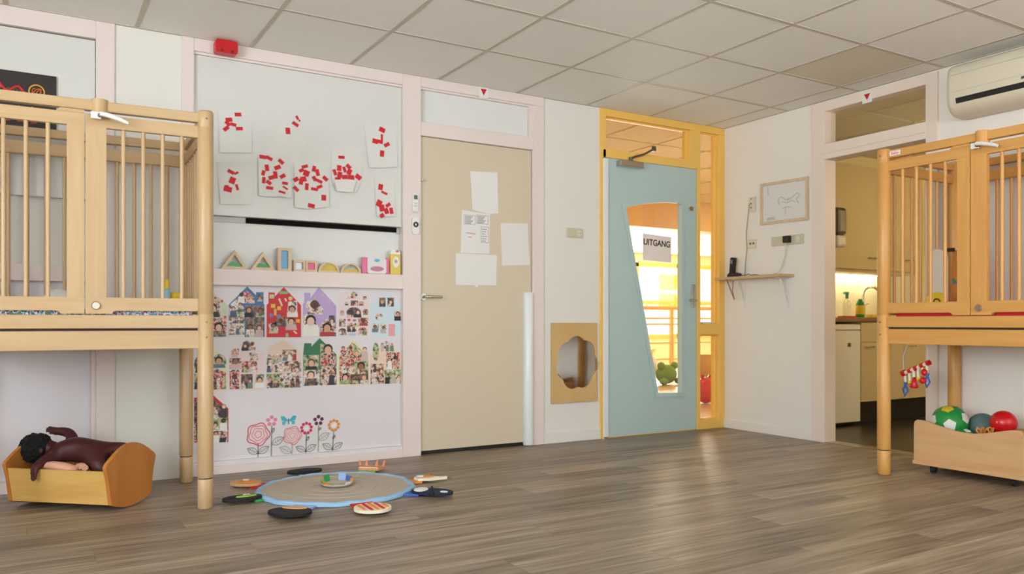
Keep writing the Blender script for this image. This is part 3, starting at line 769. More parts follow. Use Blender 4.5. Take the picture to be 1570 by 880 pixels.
# things standing in the orange playpen
cx, cy = -.40, -2.08
t = thing('toy_guitar', 'white wooden toy board with black tip standing in the orange playpen', 'toy', (cx, cy, .926))
pts = [(-.045, 0), (.045, 0), (.045, .32), (.03, .355), (-.01, .372), (-.035, .36), (-.043, .33)]
q = M(); q.prism([(cy-a, .926+b) for a, b in pts], 'yz', cx-.01, cx+.01); q.build('board', cm((216, 206, 190)), t, bevel=.003)
q = M(); q.box(cx-.008, cx+.008, cy-.085, cy-.0455, 1.275, 1.295); q.build('tip', 'black', t)
cx, cy = -.62, -2.195
t = thing('spiral_roller', 'round yellow and black spiral toy standing in the orange playpen', 'toy', (cx, cy, .926))
q = M(); q.cyl((cx-.012, cy, .981), (cx+.012, cy, .981), .055, n=28); q.build('disc', 'felt_yellow', t)
sp = [(cx-.0125, cy+(.006+.0068*a)*math.cos(a), .981+(.006+.0068*a)*math.sin(a)) for a in [i*.35 for i in range(19)]]
q = M(); q.tube(sp, .004, 6); q.build('spiral', 'black', t)
cx, cy = -.35, -2.175
t = thing('toy_plank', 'red-brown wooden toy panel with teal triangles in the orange playpen', 'toy', (cx, cy, .926))
q = M(); q.box(cx-.012, cx+.012, cy-.045, cy+.045, .926, 1.285); q.build('panel', 'cradle_end', t, bevel=.004)
for s_ in (-1, 1):
    q = M(); q.prism([(cy+s_*.042, 1.09), (cy+s_*.004, 1.09), (cy+s_*.042, 1.13)], 'yz', cx-.0135, cx-.0121); q.build('triangle', cm((70, 120, 110)), t)

# ============================================================ THE BAY WITH THE WHITEBOARD
YW = .012
single(M().box(-4.138, -2.873, YW, .0599, 1.484, 2.384).build('whiteboard', 'board_white', bevel=.002), 'large white board above the toy ledge, hung with red-paper collages', 'board')
single(M().box(-3.842, -2.895, .045, .0595, 1.452, 1.482).build('black_strip', 'slot_black'), 'long black strip under the lower edge of the white board', 'strip')  # flat black strip in the niche, just below the board
single(M().box(-2.893, -2.876, .044, .0595, 1.446, 1.482).build('rail_end', 'slot_grey'), 'small grey end piece of the black strip by the pink post', 'strip')
single(M().box(-4.13, -3.846, .048, .0595, 1.452, 1.482).build('rail_end', 'slot_grey'), 'pale grey strip running on from the long black strip', 'strip')
single(M().box(-6.09, -4.632, YW, .0595, 1.52, 2.37).build('whiteboard', 'board_white', bevel=.002), 'white board behind the pale playpen, carrying a black painting', 'board')

def clip(poly, a, b, c):                    # keep a*x+b*z<=c
    out = []
    for i in range(len(poly)):
        p, q_ = poly[i-1], poly[i]; dp = a*p[0]+b*p[1]-c; dq = a*q_[0]+b*q_[1]-c
        if (dp <= 0) != (dq <= 0):
            t = dp/(dp-dq); out.append((p[0]+t*(q_[0]-p[0]), p[1]+t*(q_[1]-p[1])))
        if dq <= 0: out.append(q_)
    return out
NSHEET = [0]
def collage(label, poly, snips, droop=.010):
    # sheets hang from their upper edge, the lower edge stands a little away from the board
    zs = [p[1] for p in poly]; xs_ = [p[0] for p in poly]; zt, zb = max(zs), min(zs)
    yb = YW-.0004-[.001, .0004, .001, .0075, .004, .001, .001, .001][NSHEET[0]]; NSHEET[0] += 1
    t = thing('collage_sheet', label, 'artwork', ((min(xs_)+max(xs_))/2, yb, zb), group='red paper collages')
    def bend(q):
        q.v = [(x, y-droop*max(0, (zt-z)/(zt-zb))**2, z) for x, y, z in q.v]; return q
    n = 6; q = M()
    for i in range(n):
        st = clip(clip(poly, 0, 1, zt-(zt-zb)*i/n), 0, -1, -(zt-(zt-zb)*(i+1)/n))
        if len(st) > 2: q.prism(st, 'xz', yb-.0008, yb)
    bend(q).build('paper', 'board_paper', t)
    for k, (x, z, w_, h_, a) in enumerate(snips):
        q = M(); d = yb-.0016-.0003*(k % 5); q.prism(rot_rect(x, z, w_, h_, -a), 'xz', d-.0008, d); bend(q).build('snippet', 'red_paper', t)
    return t
collage('white sheet with a few red snippets high beside the playpen post', [(-4.006, 2.091), (-3.821, 2.108), (-3.818, 1.882), (-3.827, 1.858), (-3.999, 1.841)], [(-3.896, 2.074, 0.037, 0.022, -8), (-3.947, 2.037, 0.038, 0.024, -10), (-3.954, 2.015, 0.033, 0.021, 45), (-3.923, 2.012, 0.034, 0.019, 10), (-3.963, 1.984, 0.035, 0.021, -42), (-3.889, 1.993, 0.039, 0.020, -8)])
collage('tilted curling white sheet with four red snippets at its tip', [(-3.632, 2.081), (-3.754, 1.855), (-3.62, 1.768), (-3.55, 1.83), (-3.486, 1.975)], [(-3.607, 2.015, 0.027, 0.038, -5), (-3.562, 2.061, 0.040, 0.020, 30), (-3.551, 2.101, 0.014, 0.025, -30), (-3.537, 2.085, 0.009, 0.012, 0)], .003)
collage('white sheet with a red snippet figure, just above the grey strip end', [(-4.013, 1.788), (-3.815, 1.793), (-3.815, 1.566), (-3.835, 1.557), (-3.995, 1.545)], [(-3.936, 1.738, 0.038, 0.020, 25), (-3.906, 1.733, 0.026, 0.012, -30), (-3.928, 1.689, 0.033, 0.039, 20), (-3.954, 1.636, 0.045, 0.031, 10), (-3.960, 1.649, 0.022, 0.019, 0), (-3.902, 1.652, 0.015, 0.035, -15)])
collage('white sheet thickly scattered with red snippets, torn lower edge', [(-3.783, 1.851), (-3.621, 1.872), (-3.591, 1.767), (-3.589, 1.617), (-3.609, 1.610), (-3.649, 1.617), (-3.696, 1.611), (-3.781, 1.610)], [(-3.756, 1.842, 0.040, 0.022, 5), (-3.719, 1.838, 0.038, 0.020, 25), (-3.650, 1.825, 0.036, 0.022, 40), (-3.733, 1.780, 0.023, 0.038, -8), (-3.671, 1.788, 0.039, 0.024, -25), (-3.754, 1.748, 0.020, 0.031, 15), (-3.752, 1.705, 0.019, 0.038, 5), (-3.684, 1.743, 0.024, 0.043, -5), (-3.707, 1.725, 0.035, 0.023, -20), (-3.641, 1.739, 0.035, 0.022, -35), (-3.723, 1.694, 0.032, 0.022, 35), (-3.718, 1.662, 0.041, 0.019, 5), (-3.627, 1.698, 0.034, 0.017, 5), (-3.626, 1.670, 0.033, 0.011, 30), (-3.646, 1.643, 0.040, 0.013, 12)])
collage('white sheet with a wreath of red snippets and two below it', [(-3.571, 1.826), (-3.359, 1.848), (-3.355, 1.580), (-3.396, 1.570), (-3.488, 1.555), (-3.569, 1.559)], [(-3.506, 1.811, 0.040, 0.019, -20), (-3.526, 1.786, 0.032, 0.020, -25), (-3.497, 1.771, 0.036, 0.036, 20), (-3.515, 1.734, 0.036, 0.031, -15), (-3.450, 1.803, 0.021, 0.036, 15), (-3.428, 1.782, 0.023, 0.041, -15), (-3.447, 1.744, 0.023, 0.031, -30), (-3.419, 1.731, 0.042, 0.019, 20), (-3.380, 1.750, 0.035, 0.023, 40), (-3.495, 1.690, 0.022, 0.041, 5), (-3.447, 1.679, 0.044, 0.018, 5), (-3.416, 1.696, 0.037, 0.019, -25), (-3.391, 1.631, 0.029, 0.035, 0), (-3.468, 1.576, 0.041, 0.025, 10), (-3.560, 1.728, 0.032, 0.024, -35), (-3.560, 1.671, 0.036, 0.021, 45), (-3.529, 1.717, 0.025, 0.036, 10)])
collage('white cupcake-shaped collage topped with a clump of red snippets', [(-3.342, 1.946), (-3.141, 1.968), (-3.147, 1.758), (-3.186, 1.680), (-3.255, 1.675), (-3.312, 1.677), (-3.338, 1.741)], [(-3.276, 1.892, 0.040, 0.019, -3), (-3.319, 1.794, 0.021, 0.037, -20), (-3.291, 1.823, 0.028, 0.036, 5), (-3.257, 1.817, 0.019, 0.036, -20), (-3.231, 1.838, 0.034, 0.024, 40), (-3.288, 1.782, 0.029, 0.036, 10), (-3.226, 1.806, 0.029, 0.037, 20), (-3.301, 1.758, 0.036, 0.015, -5), (-3.255, 1.771, 0.038, 0.026, -8), (-3.215, 1.773, 0.039, 0.028, 0), (-3.168, 1.779, 0.039, 0.030, 35)])
collage('white sheet with a red snippet cross, high beside the pink post by the door', [(-3.129, 2.119), (-2.911, 2.137), (-2.904, 1.868), (-3.000, 1.853), (-3.098, 1.843)], [(-3.008, 2.095, 0.040, 0.030, 20), (-3.010, 2.046, 0.014, 0.042, 0), (-3.055, 2.017, 0.038, 0.030, 10), (-3.022, 2.017, 0.035, 0.023, 10), (-2.977, 2.003, 0.040, 0.023, -30), (-3.010, 1.943, 0.028, 0.040, 5)])
collage('white sheet with clustered red snippets, low beside the pink post by the door', [(-3.060, 1.780), (-2.921, 1.788), (-2.921, 1.550), (-2.960, 1.542), (-3.045, 1.541)], [(-3.018, 1.730, 0.030, 0.038, 8), (-2.993, 1.694, 0.042, 0.015, 20), (-3.030, 1.625, 0.035, 0.043, 25), (-3.012, 1.596, 0.035, 0.043, -10), (-2.970, 1.618, 0.036, 0.021, -35), (-2.982, 1.579, 0.030, 0.038, -20), (-2.948, 1.583, 0.024, 0.040, -8), (-3.012, 1.548, 0.030, 0.025, -35)])
# folded pleats on the cupcake and the curl of the tilted sheet
for a in bpy.data.objects:
    if a.get('label', '').startswith('white cupcake'): cup = a
q = M(); q.prism([(-3.329, 1.746), (-3.186, 1.754), (-3.205, 1.682), (-3.255, 1.675), (-3.310, 1.679)], 'xz', YW-.0215, YW-.0195); q.build('cupcake_case', 'paper_warm', cup)

# ---- toys on the ledge
LZ = 1.1762; TY0, TY1 = .004, .034
def toy(name, label, x): return thing(name, label, 'toy block', (x, (TY0+TY1)/2, LZ), group='rainbow blocks')
def tri_block(x0, x1, h_, label, acr, filled):
    t = toy('triangle_block', label, (x0+x1)/2); xm = (x0+x1)/2; z = LZ
    out = [(x0, z), (x1, z), (xm, z+h_)]; inn = grow([out[0], out[2], out[1]], -.016)
    M().prism(out, 'xz', TY0, TY1, holes=[inn]).build('frame', 'toy_wood', t)
    lo, hi, ro = inn[0], inn[1], inn[2]
    f = .45
    if filled == 'slope': pl = [lo, ro, (ro[0]*.6+hi[0]*.4, ro[1]+.012), (hi[0]-.012, lo[1]+.03)]
    else: pl = [lo, ro, (ro[0]+(hi[0]-ro[0])*f, ro[1]+(hi[1]-ro[1])*f*.8), (lo[0]+(hi[0]-lo[0])*f, lo[1]+(hi[1]-lo[1])*f*.8)]
    M().prism(pl, 'xz', TY0+.012, TY1-.012).build('green_pane', 'acrylic_green', t)
tri_block(-3.992, -3.838, .112, 'wooden triangle block with a sloping green filling', 'acrylic_green', 'slope')
tri_block(-3.826, -3.680, .108, 'wooden triangle block half filled with flat green', 'acrylic_green', 'flat')
t = toy('rectangle_block', 'tall wooden rectangle block with a blue pane', -3.625)
M().prism([(-3.668, LZ), (-3.586, LZ), (-3.586, LZ+.138), (-3.668, LZ+.138)], 'xz', TY0, TY1, holes=[[(-3.648, LZ+.012), (-3.606, LZ+.012), (-3.606, LZ+.122), (-3.648, LZ+.122)]]).build('frame', 'toy_wood', t, bevel=.002)
M().box(-3.648, -3.606, TY0+.012, TY1-.012, LZ+.012, LZ+.122).build('blue_pane', 'acrylic_blue', t)
for x0, x1, mt, nm, lb in ((-3.573, -3.503, 'acrylic_clear', 'clear_pane', 'small square wooden block with a clear pane'), (-3.500, -3.430, 'acrylic_pink', 'pink_pane', 'small square wooden block with a bright pink pane')):
    t = toy('square_block', lb, (x0+x1)/2)
    M().prism([(x0, LZ), (x1, LZ), (x1, LZ+.068), (x0, LZ+.068)], 'xz', TY0, TY1, holes=[[(x0+.013, LZ+.012), (x1-.013, LZ+.012), (x1-.013, LZ+.054), (x0+.013, LZ+.054)]]).build('frame', 'toy_wood', t, bevel=.002)
    M().box(x0+.013, x1-.013, TY0+.012, TY1-.012, LZ+.012, LZ+.054).build(nm, mt, t)
def arch(x0, x1, lb, full):
    xm, r = (x0+x1)/2, (x1-x0)/2
    t = toy('arch_block', lb, xm)
    out = [(xm+r*math.cos(PI*i/14), LZ+r*.92*math.sin(PI*i/14)) for i in range(15)]
    ri = r-.016; inn = [(xm+ri*math.cos(PI*i/14), LZ+.008+ri*.86*math.sin(PI*i/14)) for i in range(15)]
    M().prism(out, 'xz', TY0, TY1, holes=[inn]).build('frame', 'toy_wood', t)
    pane = inn if full else [(xm+ri*math.cos(a), LZ+.008+ri*.86*math.sin(a)) for a in (0, .2, .42)]+[(xm-ri*math.cos(a), LZ+.008+ri*.86*math.sin(a)) for a in (.42, .2, 0)]
    M().prism(pane, 'xz', TY0+.012, TY1-.012).build('yellow_pane', 'acrylic_yellow', t)
arch(-3.424, -3.287, 'wooden arch block filled with yellow', True)
arch(-3.282, -3.148, 'wooden arch block with a half-height yellow filling', False)
t = thing('wipes_pack', 'white and pink pack of wet wipes lying on the ledge', 'pack', (-3.03, .018, LZ))
q = M(); q.prism(rrect(-3.108, -2.982, LZ+.002, LZ+.100, .012), 'xz', .001, .036); q.build('pouch', cm((226, 218, 218), .3), t, bevel=.008)
for a, b in ((-3.140, -3.105), (-2.985, -2.957)): M().box(a, b, .010, .026, LZ+.001, LZ+.104).build('sealed_end', cm((232, 104, 150), .3), t, bevel=.004)
q = M(); q.prism(disc(-3.045, LZ+.085, .018, .010), 'xz', -.0012, .0009); q.build('flap', cm((90, 176, 220)), t)
q = M(); q.prism(disc(-3.045, LZ+.032, .045, .016), 'xz', -.0012, .0009); q.build('print', cm((196, 130, 150)), t)
t = thing('spout_pouch', 'yellow and white carton standing at the end of the ledge', 'carton', (-2.885, .02, LZ))
q = M(); q.box(-2.952, -2.882, .002, .045, LZ, LZ+.128); q.build('body', cm((222, 198, 86), .35), t, bevel=.004)
q = M(); q.prism([(-2.952, LZ+.1285), (-2.882, LZ+.1285), (-2.887, LZ+.158), (-2.947, LZ+.158)], 'xz', .006, .04); q.build('cap', cm((234, 230, 222), .35), t, bevel=.003)
q = M(); q.prism(disc(-2.917, LZ+.08, .022, .036), 'xz', .0, .0019); lbp = q.build('label', cm((236, 232, 224)), t)
q = M(); q.prism(disc(-2.917, LZ+.084, .012, .012), 'xz', -.001, .0001); q.build('emblem', cm((206, 170, 160)), lbp)
q = M(); q.prism(disc(-2.905, LZ+.15, .012, .007), 'xz', .004, .0059); q.build('print', cm((208, 96, 76)), t)

# ---- photo posters on the lilac panel
YP = .0279
HAIR = [(30, 22, 20), (52, 36, 26), (96, 66, 40), (168, 124, 76), (20, 18, 20)]
SKIN = [(222, 176, 150), (206, 154, 126), (150, 102, 76), (92, 62, 48), (232, 192, 168)]
CLOTH = [(170, 60, 66), (232, 228, 222), (82, 96, 126), (44, 44, 50), (206, 176, 176), (112, 132, 104), (186, 178, 170), (98, 122, 136), (232, 228, 222), (60, 56, 60)]
PHB = ['photo_people', 'photo_garden', 'photo_light', 'photo_dark', 'photo_red']
def inbox(poly, bb):
    for a, b, c in ((-1, 0, -bb[0]), (1, 0, bb[1]), (0, -1, -bb[2]), (0, 1, bb[3])):
        if len(poly) < 3: return []
        poly = clip(poly, a, b, c)
    return poly
def photo(parent, poly, rng, people=None, bgm=None, lift=.0012):
    # a snapshot: mottled background with simple head-and-shoulder figures printed on it
    xs_ = [p[0] for p in poly]; zs = [p[1] for p in poly]
    bb = (min(xs_), max(xs_), min(zs), max(zs)); w_ = bb[1]-bb[0]; h_ = bb[3]-bb[2]
    mats = [MATS[bgm or rng.choice(PHB)]]
    q = M(); q.prism(poly, 'xz', YP-lift, YP-.0006)
    n = people if people is not None else max(1, min(4, int(round(w_/max(.02, h_)*1.4))))
    lay = lift
    for k in range(n):
        u = (k+.5)/n+rng.uniform(-.06, .06); hr = min(w_/n, h_)*(rng.uniform(.19, .27) if n > 1 else rng.uniform(.22, .30))
        cx_, cz_ = bb[0]+w_*u, bb[2]+h_*rng.uniform(.42, .72)
        mats += [MATS[rng.choice(PHB)] if rng.random() < .6 else cm(rng.choice(CLOTH)), cm(rng.choice(HAIR)), cm(rng.choice(SKIN))]
        i = len(mats)-3
        body = inbox([(cx_-hr*1.9, bb[2]), (cx_+hr*1.9, bb[2]), (cx_+hr*1.5, cz_-hr*.9), (cx_-hr*1.5, cz_-hr*.9)], bb)
        hair = inbox(disc(cx_, cz_+hr*.22, hr*1.15, hr*1.12, 10), bb); face = inbox(disc(cx_, cz_-hr*.1, hr*.82, hr*.92, 10), bb)
        for j, pl in enumerate((body, hair, face)):
            lay += .00008
            if len(pl) > 2: q.prism(pl, 'xz', YP-lay, YP-lay+.00006, mi=i+j)
    return q.build('photo', mats, parent)
def poster(label, outline, rgb, photos, extra=(), seed=1, paper=None):
    rng = random.Random(seed)
    xs_ = [p[0] for p in outline]; zs = [p[1] for p in outline]
    t = thing('photo_poster', label, 'poster', ((min(xs_)+max(xs_))/2, YP, min(zs)), group='family photo posters')
    q = M(); q.prism(outline, 'xz', YP-.0006, YP); q.build('paper', cm(rgb, .5), t)
    for ph in photos:
        poly, kw = (ph, {}) if isinstance(ph, list) else ph
        photo(t, poly, rng, **kw)
    for poly, c in extra:
        q = M(); q.prism(poly, 'xz', YP-.0011, YP-.0006); q.build('sticker', cm(c), t)
    return t
def box4(p): (a, b), (c, d) = p; return [(a, min(b, d)), (c, min(b, d)), (c, max(b, d)), (a, max(b, d))]
def el(p): (a, b), (c, d) = p; return disc((a+c)/2, (b+d)/2, abs(c-a)/2, abs(d-b)/2, 14)
# row 1 (crop origins are measurements of the photographed wall)
poster('pale green photo poster half hidden by the playpen post, upper row', [(-4.126, 0.785), (-4.126, 0.974), (-4.054, 1.063), (-4.010, 1.026), (-3.951, 0.965), (-3.951, 0.784)], (206, 212, 190),
  [(box4([(-4.068, 0.994), (-3.990, 0.899)]), dict(bgm='photo_people')), (rrect(*[v for v in (lambda p: (p[0][0], p[1][0], p[1][1], p[0][1]))([(-4.033, 0.895), (-3.957, 0.786)])], .008), dict(bgm='photo_red', people=1)), box4([(-4.122, 0.887), (-4.039, 0.788)])],
  [(el([(-4.025, 1.016), (-4.012, 1.003)]), (190, 40, 50)), (el([(-3.988, 0.999), (-3.975, 0.984)]), (190, 40, 50)), (el([(-3.972, 0.907), (-3.957, 0.895)]), (190, 40, 50))], 3)
poster('blue house-shaped photo poster with a chimney', [(-3.945, 0.784), (-3.945, 0.971), (-3.840, 1.079), (-3.789, 1.029), (-3.789, 1.047), (-3.746, 1.048), (-3.746, 0.983), (-3.740, 0.970), (-3.740, 0.782)], (52, 112, 166),
  [[(-3.895, 0.981), (-3.895, 1.012), (-3.842, 1.058), (-3.800, 1.015), (-3.796, 0.982)], (box4([(-3.785, 1.033), (-3.750, 0.992)]), dict(bgm='photo_dark')), ([(-3.944, 0.899), (-3.944, 0.965), (-3.903, 1.004), (-3.860, 0.958), (-3.857, 0.900)], dict(bgm='photo_light', people=2)), (box4([(-3.855, 0.970), (-3.742, 0.900)]), dict(bgm='photo_dark', people=2)),
   (box4([(-3.944, 0.897), (-3.855, 0.865)]), dict(bgm='photo_people', people=3)), (box4([(-3.944, 0.863), (-3.855, 0.798)]), dict(bgm='photo_light', people=3)), (box4([(-3.849, 0.904), (-3.741, 0.783)]), dict(bgm='photo_dark', people=2))], [(box4([(-3.944, 0.797), (-3.855, 0.783)]), (220, 214, 208))], 5)
poster('bright red house-shaped photo poster with stickers', [(-3.728, 0.781), (-3.728, 0.971), (-3.717, 0.983), (-3.717, 1.047), (-3.680, 1.047), (-3.680, 1.023), (-3.627, 1.080), (-3.522, 0.973), (-3.522, 0.779)], (206, 24, 40),
  [([(-3.608, 0.904), (-3.600, 0.993), (-3.548, 1.001), (-3.542, 0.909), (-3.564, 0.901)], dict(bgm='photo_light', people=1)), ([(-3.684, 0.845), (-3.682, 0.880), (-3.624, 0.911), (-3.612, 0.856)], dict(bgm='photo_dark', people=1)), ([(-3.719, 0.861), (-3.666, 0.871), (-3.659, 0.809), (-3.706, 0.803)], dict(bgm='photo_light', people=1)), ([(-3.619, 0.888), (-3.571, 0.898), (-3.546, 0.844), (-3.604, 0.823)], dict(bgm='photo_garden', people=1))],
  [(box4([(-3.711, 1.035), (-3.684, 1.011)]), (186, 206, 150)), (box4([(-3.652, 1.056), (-3.600, 1.039)]), (150, 186, 130)), ([(-3.660, 1.008), (-3.651, 1.016), (-3.632, 0.970), (-3.641, 0.965)], (226, 214, 180)), ([(-3.624, 1.012), (-3.616, 1.016), (-3.606, 0.997), (-3.616, 0.994)], (226, 214, 180)), (el([(-3.600, 1.026), (-3.574, 1.001)]), (222, 196, 120)),
   (box4([(-3.703, 0.979), (-3.677, 0.955)]), (222, 190, 60)), (box4([(-3.666, 0.965), (-3.643, 0.943)]), (222, 190, 60)), (box4([(-3.685, 0.950), (-3.670, 0.911)]), (214, 186, 110)), (el([(-3.714, 0.923), (-3.690, 0.899)]), (120, 140, 190)), (el([(-3.670, 0.917), (-3.641, 0.890)]), (120, 140, 190)), (box4([(-3.552, 0.889), (-3.530, 0.868)]), (224, 180, 70)), ([(-3.571, 0.815), (-3.564, 0.821), (-3.545, 0.803), (-3.551, 0.797)], (226, 214, 180)), (box4([(-3.616, 0.804), (-3.599, 0.781)]), (150, 186, 130))], 8)
poster('lilac house-shaped photo poster', [(-3.511, 0.783), (-3.511, 0.978), (-3.503, 0.994), (-3.503, 1.049), (-3.464, 1.050), (-3.464, 1.019), (-3.412, 1.085), (-3.303, 0.972), (-3.303, 0.782)], (184, 160, 208),
  [([(-3.493, 0.962), (-3.484, 0.998), (-3.431, 1.007), (-3.385, 0.950), (-3.389, 0.918), (-3.456, 0.934)], dict(bgm='photo_light', people=1)), ([(-3.511, 0.785), (-3.509, 0.905), (-3.472, 0.933), (-3.447, 0.881), (-3.410, 0.840), (-3.412, 0.784)], dict(bgm='photo_light', people=1)), ([(-3.407, 0.784), (-3.402, 0.856), (-3.364, 0.893), (-3.306, 0.839), (-3.305, 0.783)], dict(bgm='photo_people', people=1)), ([(-3.351, 0.889), (-3.347, 0.912), (-3.313, 0.912), (-3.306, 0.839), (-3.322, 0.844)], dict(bgm='photo_dark', people=1))],
  [(el([(-3.396, 1.044), (-3.382, 1.032)]), (206, 190, 120)), (el([(-3.349, 0.998), (-3.335, 0.985)]), (206, 190, 120)), (el([(-3.439, 1.027), (-3.426, 1.015)]), (206, 190, 120))], 12)
poster('white photo poster with many small round snapshots', [(-3.291, 0.781), (-3.291, 1.038), (-3.193, 1.080), (-3.090, 1.042), (-3.090, 0.780)], (226, 210, 212),
  [el([(-3.210, 1.060), (-3.165, 1.020)]), (el([(-3.243, 1.036), (-3.213, 1.014)]), dict(people=0)), (box4([(-3.251, 0.997), (-3.219, 0.976)]), dict(people=1)), box4([(-3.210, 1.006), (-3.162, 0.973)]), (box4([(-3.156, 1.000), (-3.122, 0.974)]), dict(people=1)), (el([(-3.238, 0.964), (-3.140, 0.899)]), dict(bgm='photo_dark', people=2)), el([(-3.131, 0.955), (-3.094, 0.916)]), (el([(-3.281, 0.945), (-3.251, 0.912)]), dict(people=1)),
   box4([(-3.284, 0.891), (-3.243, 0.843)]), box4([(-3.233, 0.864), (-3.173, 0.809)]), (box4([(-3.159, 0.898), (-3.096, 0.847)]), dict(bgm='photo_red', people=1)), el([(-3.288, 0.833), (-3.238, 0.789)]), el([(-3.161, 0.839), (-3.099, 0.788)]), (box4([(-3.128, 1.034), (-3.105, 1.014)]), dict(people=0))],
  [(el([(-3.231, 0.893), (-3.210, 0.876)]), (214, 60, 70)), (el([(-3.198, 0.889), (-3.173, 0.874)]), (170, 120, 120)), (el([(-3.172, 0.857), (-3.156, 0.841)]), (190, 196, 90)), (el([(-3.227, 0.802), (-3.175, 0.784)]), (180, 200, 214))], 15)
poster('pale blue photo poster with black-and-white snapshots', [(-3.078, 0.779), (-3.078, 0.974), (-2.988, 1.054), (-2.951, 1.054), (-2.866, 0.976), (-2.866, 0.778)], (204, 220, 228),
  [(box4([(-3.020, 1.027), (-2.977, 0.968)]), dict(bgm='photo_dark', people=1)), (box4([(-2.964, 1.028), (-2.920, 0.971)]), dict(bgm='photo_dark', people=1)), ([(-3.055, 0.906), (-3.017, 0.936), (-2.992, 0.911), (-3.029, 0.879)], dict(bgm='photo_light', people=0)), (box4([(-2.918, 0.941), (-2.870, 0.880)]), dict(bgm='photo_light', people=1)), (box4([(-3.069, 0.862), (-3.024, 0.806)]), dict(bgm='photo_light', people=1)), (box4([(-3.011, 0.862), (-2.973, 0.799)]), dict(bgm='photo_light', people=1))],
  [(box4([(-2.957, 0.859), (-2.913, 0.781)]), (232, 160, 164))], 18)
# row 2
poster('pale yellow photo poster with rounded collage beside the playpen post', [(-4.140, 0.483), (-4.140, 0.638), (-4.068, 0.743), (-4.039, 0.742), (-3.951, 0.649), (-3.951, 0.475)], (222, 216, 186),
  [el([(-4.039, 0.687), (-3.957, 0.606)]), ([(-4.061, 0.487), (-4.061, 0.575), (-4.010, 0.604), (-3.960, 0.579), (-3.959, 0.518), (-3.981, 0.484)], dict(people=4)), el([(-4.133, 0.683), (-4.054, 0.582)]), box4([(-4.133, 0.577), (-4.068, 0.490)])], (), 21)
poster('pale pink photo poster with loose square snapshots', [(-3.944, 0.475), (-3.944, 0.679), (-3.842, 0.767), (-3.739, 0.675), (-3.739, 0.466)], (226, 206, 206),
  [([(-3.874, 0.706), (-3.863, 0.754), (-3.840, 0.763), (-3.793, 0.723), (-3.794, 0.703)], dict(bgm='photo_dark', people=2)), box4([(-3.929, 0.716), (-3.888, 0.666)]), box4([(-3.828, 0.691), (-3.777, 0.647)]), (box4([(-3.941, 0.661), (-3.875, 0.597)]), dict(bgm='photo_people')), (box4([(-3.872, 0.642), (-3.782, 0.575)]), dict(bgm='photo_red', people=2)), (box4([(-3.939, 0.594), (-3.885, 0.481)]), dict(bgm='photo_red', people=1)), (box4([(-3.875, 0.566), (-3.809, 0.481)]), dict(bgm='photo_dark', people=2)), ([(-3.799, 0.488), (-3.790, 0.564), (-3.742, 0.561), (-3.752, 0.484)], dict(bgm='photo_garden', people=1))], (), 24)
poster('peach photo poster with wide group snapshots and plain roof', [(-3.729, 0.479), (-3.729, 0.675), (-3.715, 0.722), (-3.628, 0.765), (-3.524, 0.687), (-3.521, 0.476)], (228, 204, 186),
  [(box4([(-3.728, 0.678), (-3.640, 0.631)]), dict(bgm='photo_light')), (box4([(-3.635, 0.705), (-3.551, 0.639)]), dict(bgm='photo_people', people=3)), (box4([(-3.728, 0.632), (-3.628, 0.572)]), dict(bgm='photo_light', people=3)), (box4([(-3.625, 0.636), (-3.522, 0.569)]), dict(bgm='photo_people', people=3)), (box4([(-3.728, 0.564), (-3.652, 0.479)]), dict(bgm='photo_garden', people=2)), (box4([(-3.651, 0.565), (-3.521, 0.476)]), dict(bgm='photo_light', people=4))], (), 27)
poster('dark green house-shaped photo poster', [(-3.510, 0.484), (-3.510, 0.670), (-3.503, 0.743), (-3.459, 0.742), (-3.459, 0.722), (-3.408, 0.773), (-3.301, 0.670), (-3.301, 0.484)], (44, 118, 78),
  [(box4([(-3.508, 0.670), (-3.412, 0.583)]), dict(bgm='photo_garden', people=1)), ([(-3.404, 0.609), (-3.404, 0.738), (-3.372, 0.733), (-3.305, 0.669), (-3.305, 0.606)], dict(bgm='photo_garden', people=1)), (box4([(-3.508, 0.578), (-3.407, 0.483)]), dict(bgm='photo_light', people=1)), (box4([(-3.401, 0.602), (-3.303, 0.482)]), dict(bgm='photo_people', people=2))], (), 30)
poster('pale yellow house-shaped photo poster full of snapshots', [(-3.293, 0.478), (-3.291, 0.664), (-3.194, 0.759), (-3.090, 0.653), (-3.090, 0.475)], (226, 216, 160),
  [([(-3.281, 0.635), (-3.281, 0.664), (-3.197, 0.745), (-3.193, 0.630)], dict(bgm='photo_people', people=2)), ([(-3.191, 0.630), (-3.193, 0.740), (-3.096, 0.656), (-3.096, 0.628)], dict(bgm='photo_garden', people=2)), (box4([(-3.282, 0.630), (-3.187, 0.554)]), dict(bgm='photo_red', people=2)), (box4([(-3.186, 0.626), (-3.094, 0.543)]), dict(bgm='photo_garden', people=1)), (box4([(-3.282, 0.554), (-3.214, 0.484)]), dict(bgm='photo_red', people=1)), (box4([(-3.212, 0.544), (-3.094, 0.482)]), dict(bgm='photo_dark', people=2))], (), 33)
poster('peach house-shaped photo poster at the end of the lower row', [(-3.080, 0.477), (-3.080, 0.661), (-2.974, 0.756), (-2.866, 0.656), (-2.866, 0.473)], (230, 204, 186),
  [(el([(-3.064, 0.744), (-3.022, 0.621)]), dict(bgm='photo_garden', people=0)), ([(-3.010, 0.694), (-3.006, 0.736), (-2.970, 0.749), (-2.919, 0.718), (-2.924, 0.682)], dict(people=3)), (box4([(-2.971, 0.676), (-2.881, 0.569)]), dict(bgm='photo_red', people=2)), (box4([(-3.078, 0.605), (-2.988, 0.476)]), dict(bgm='photo_people', people=2)), (box4([(-2.984, 0.565), (-2.870, 0.475)]), dict(bgm='photo_garden', people=3))],
  [(box4([(-3.078, 0.605), (-2.988, 0.582)]), (96, 186, 206))], 36)
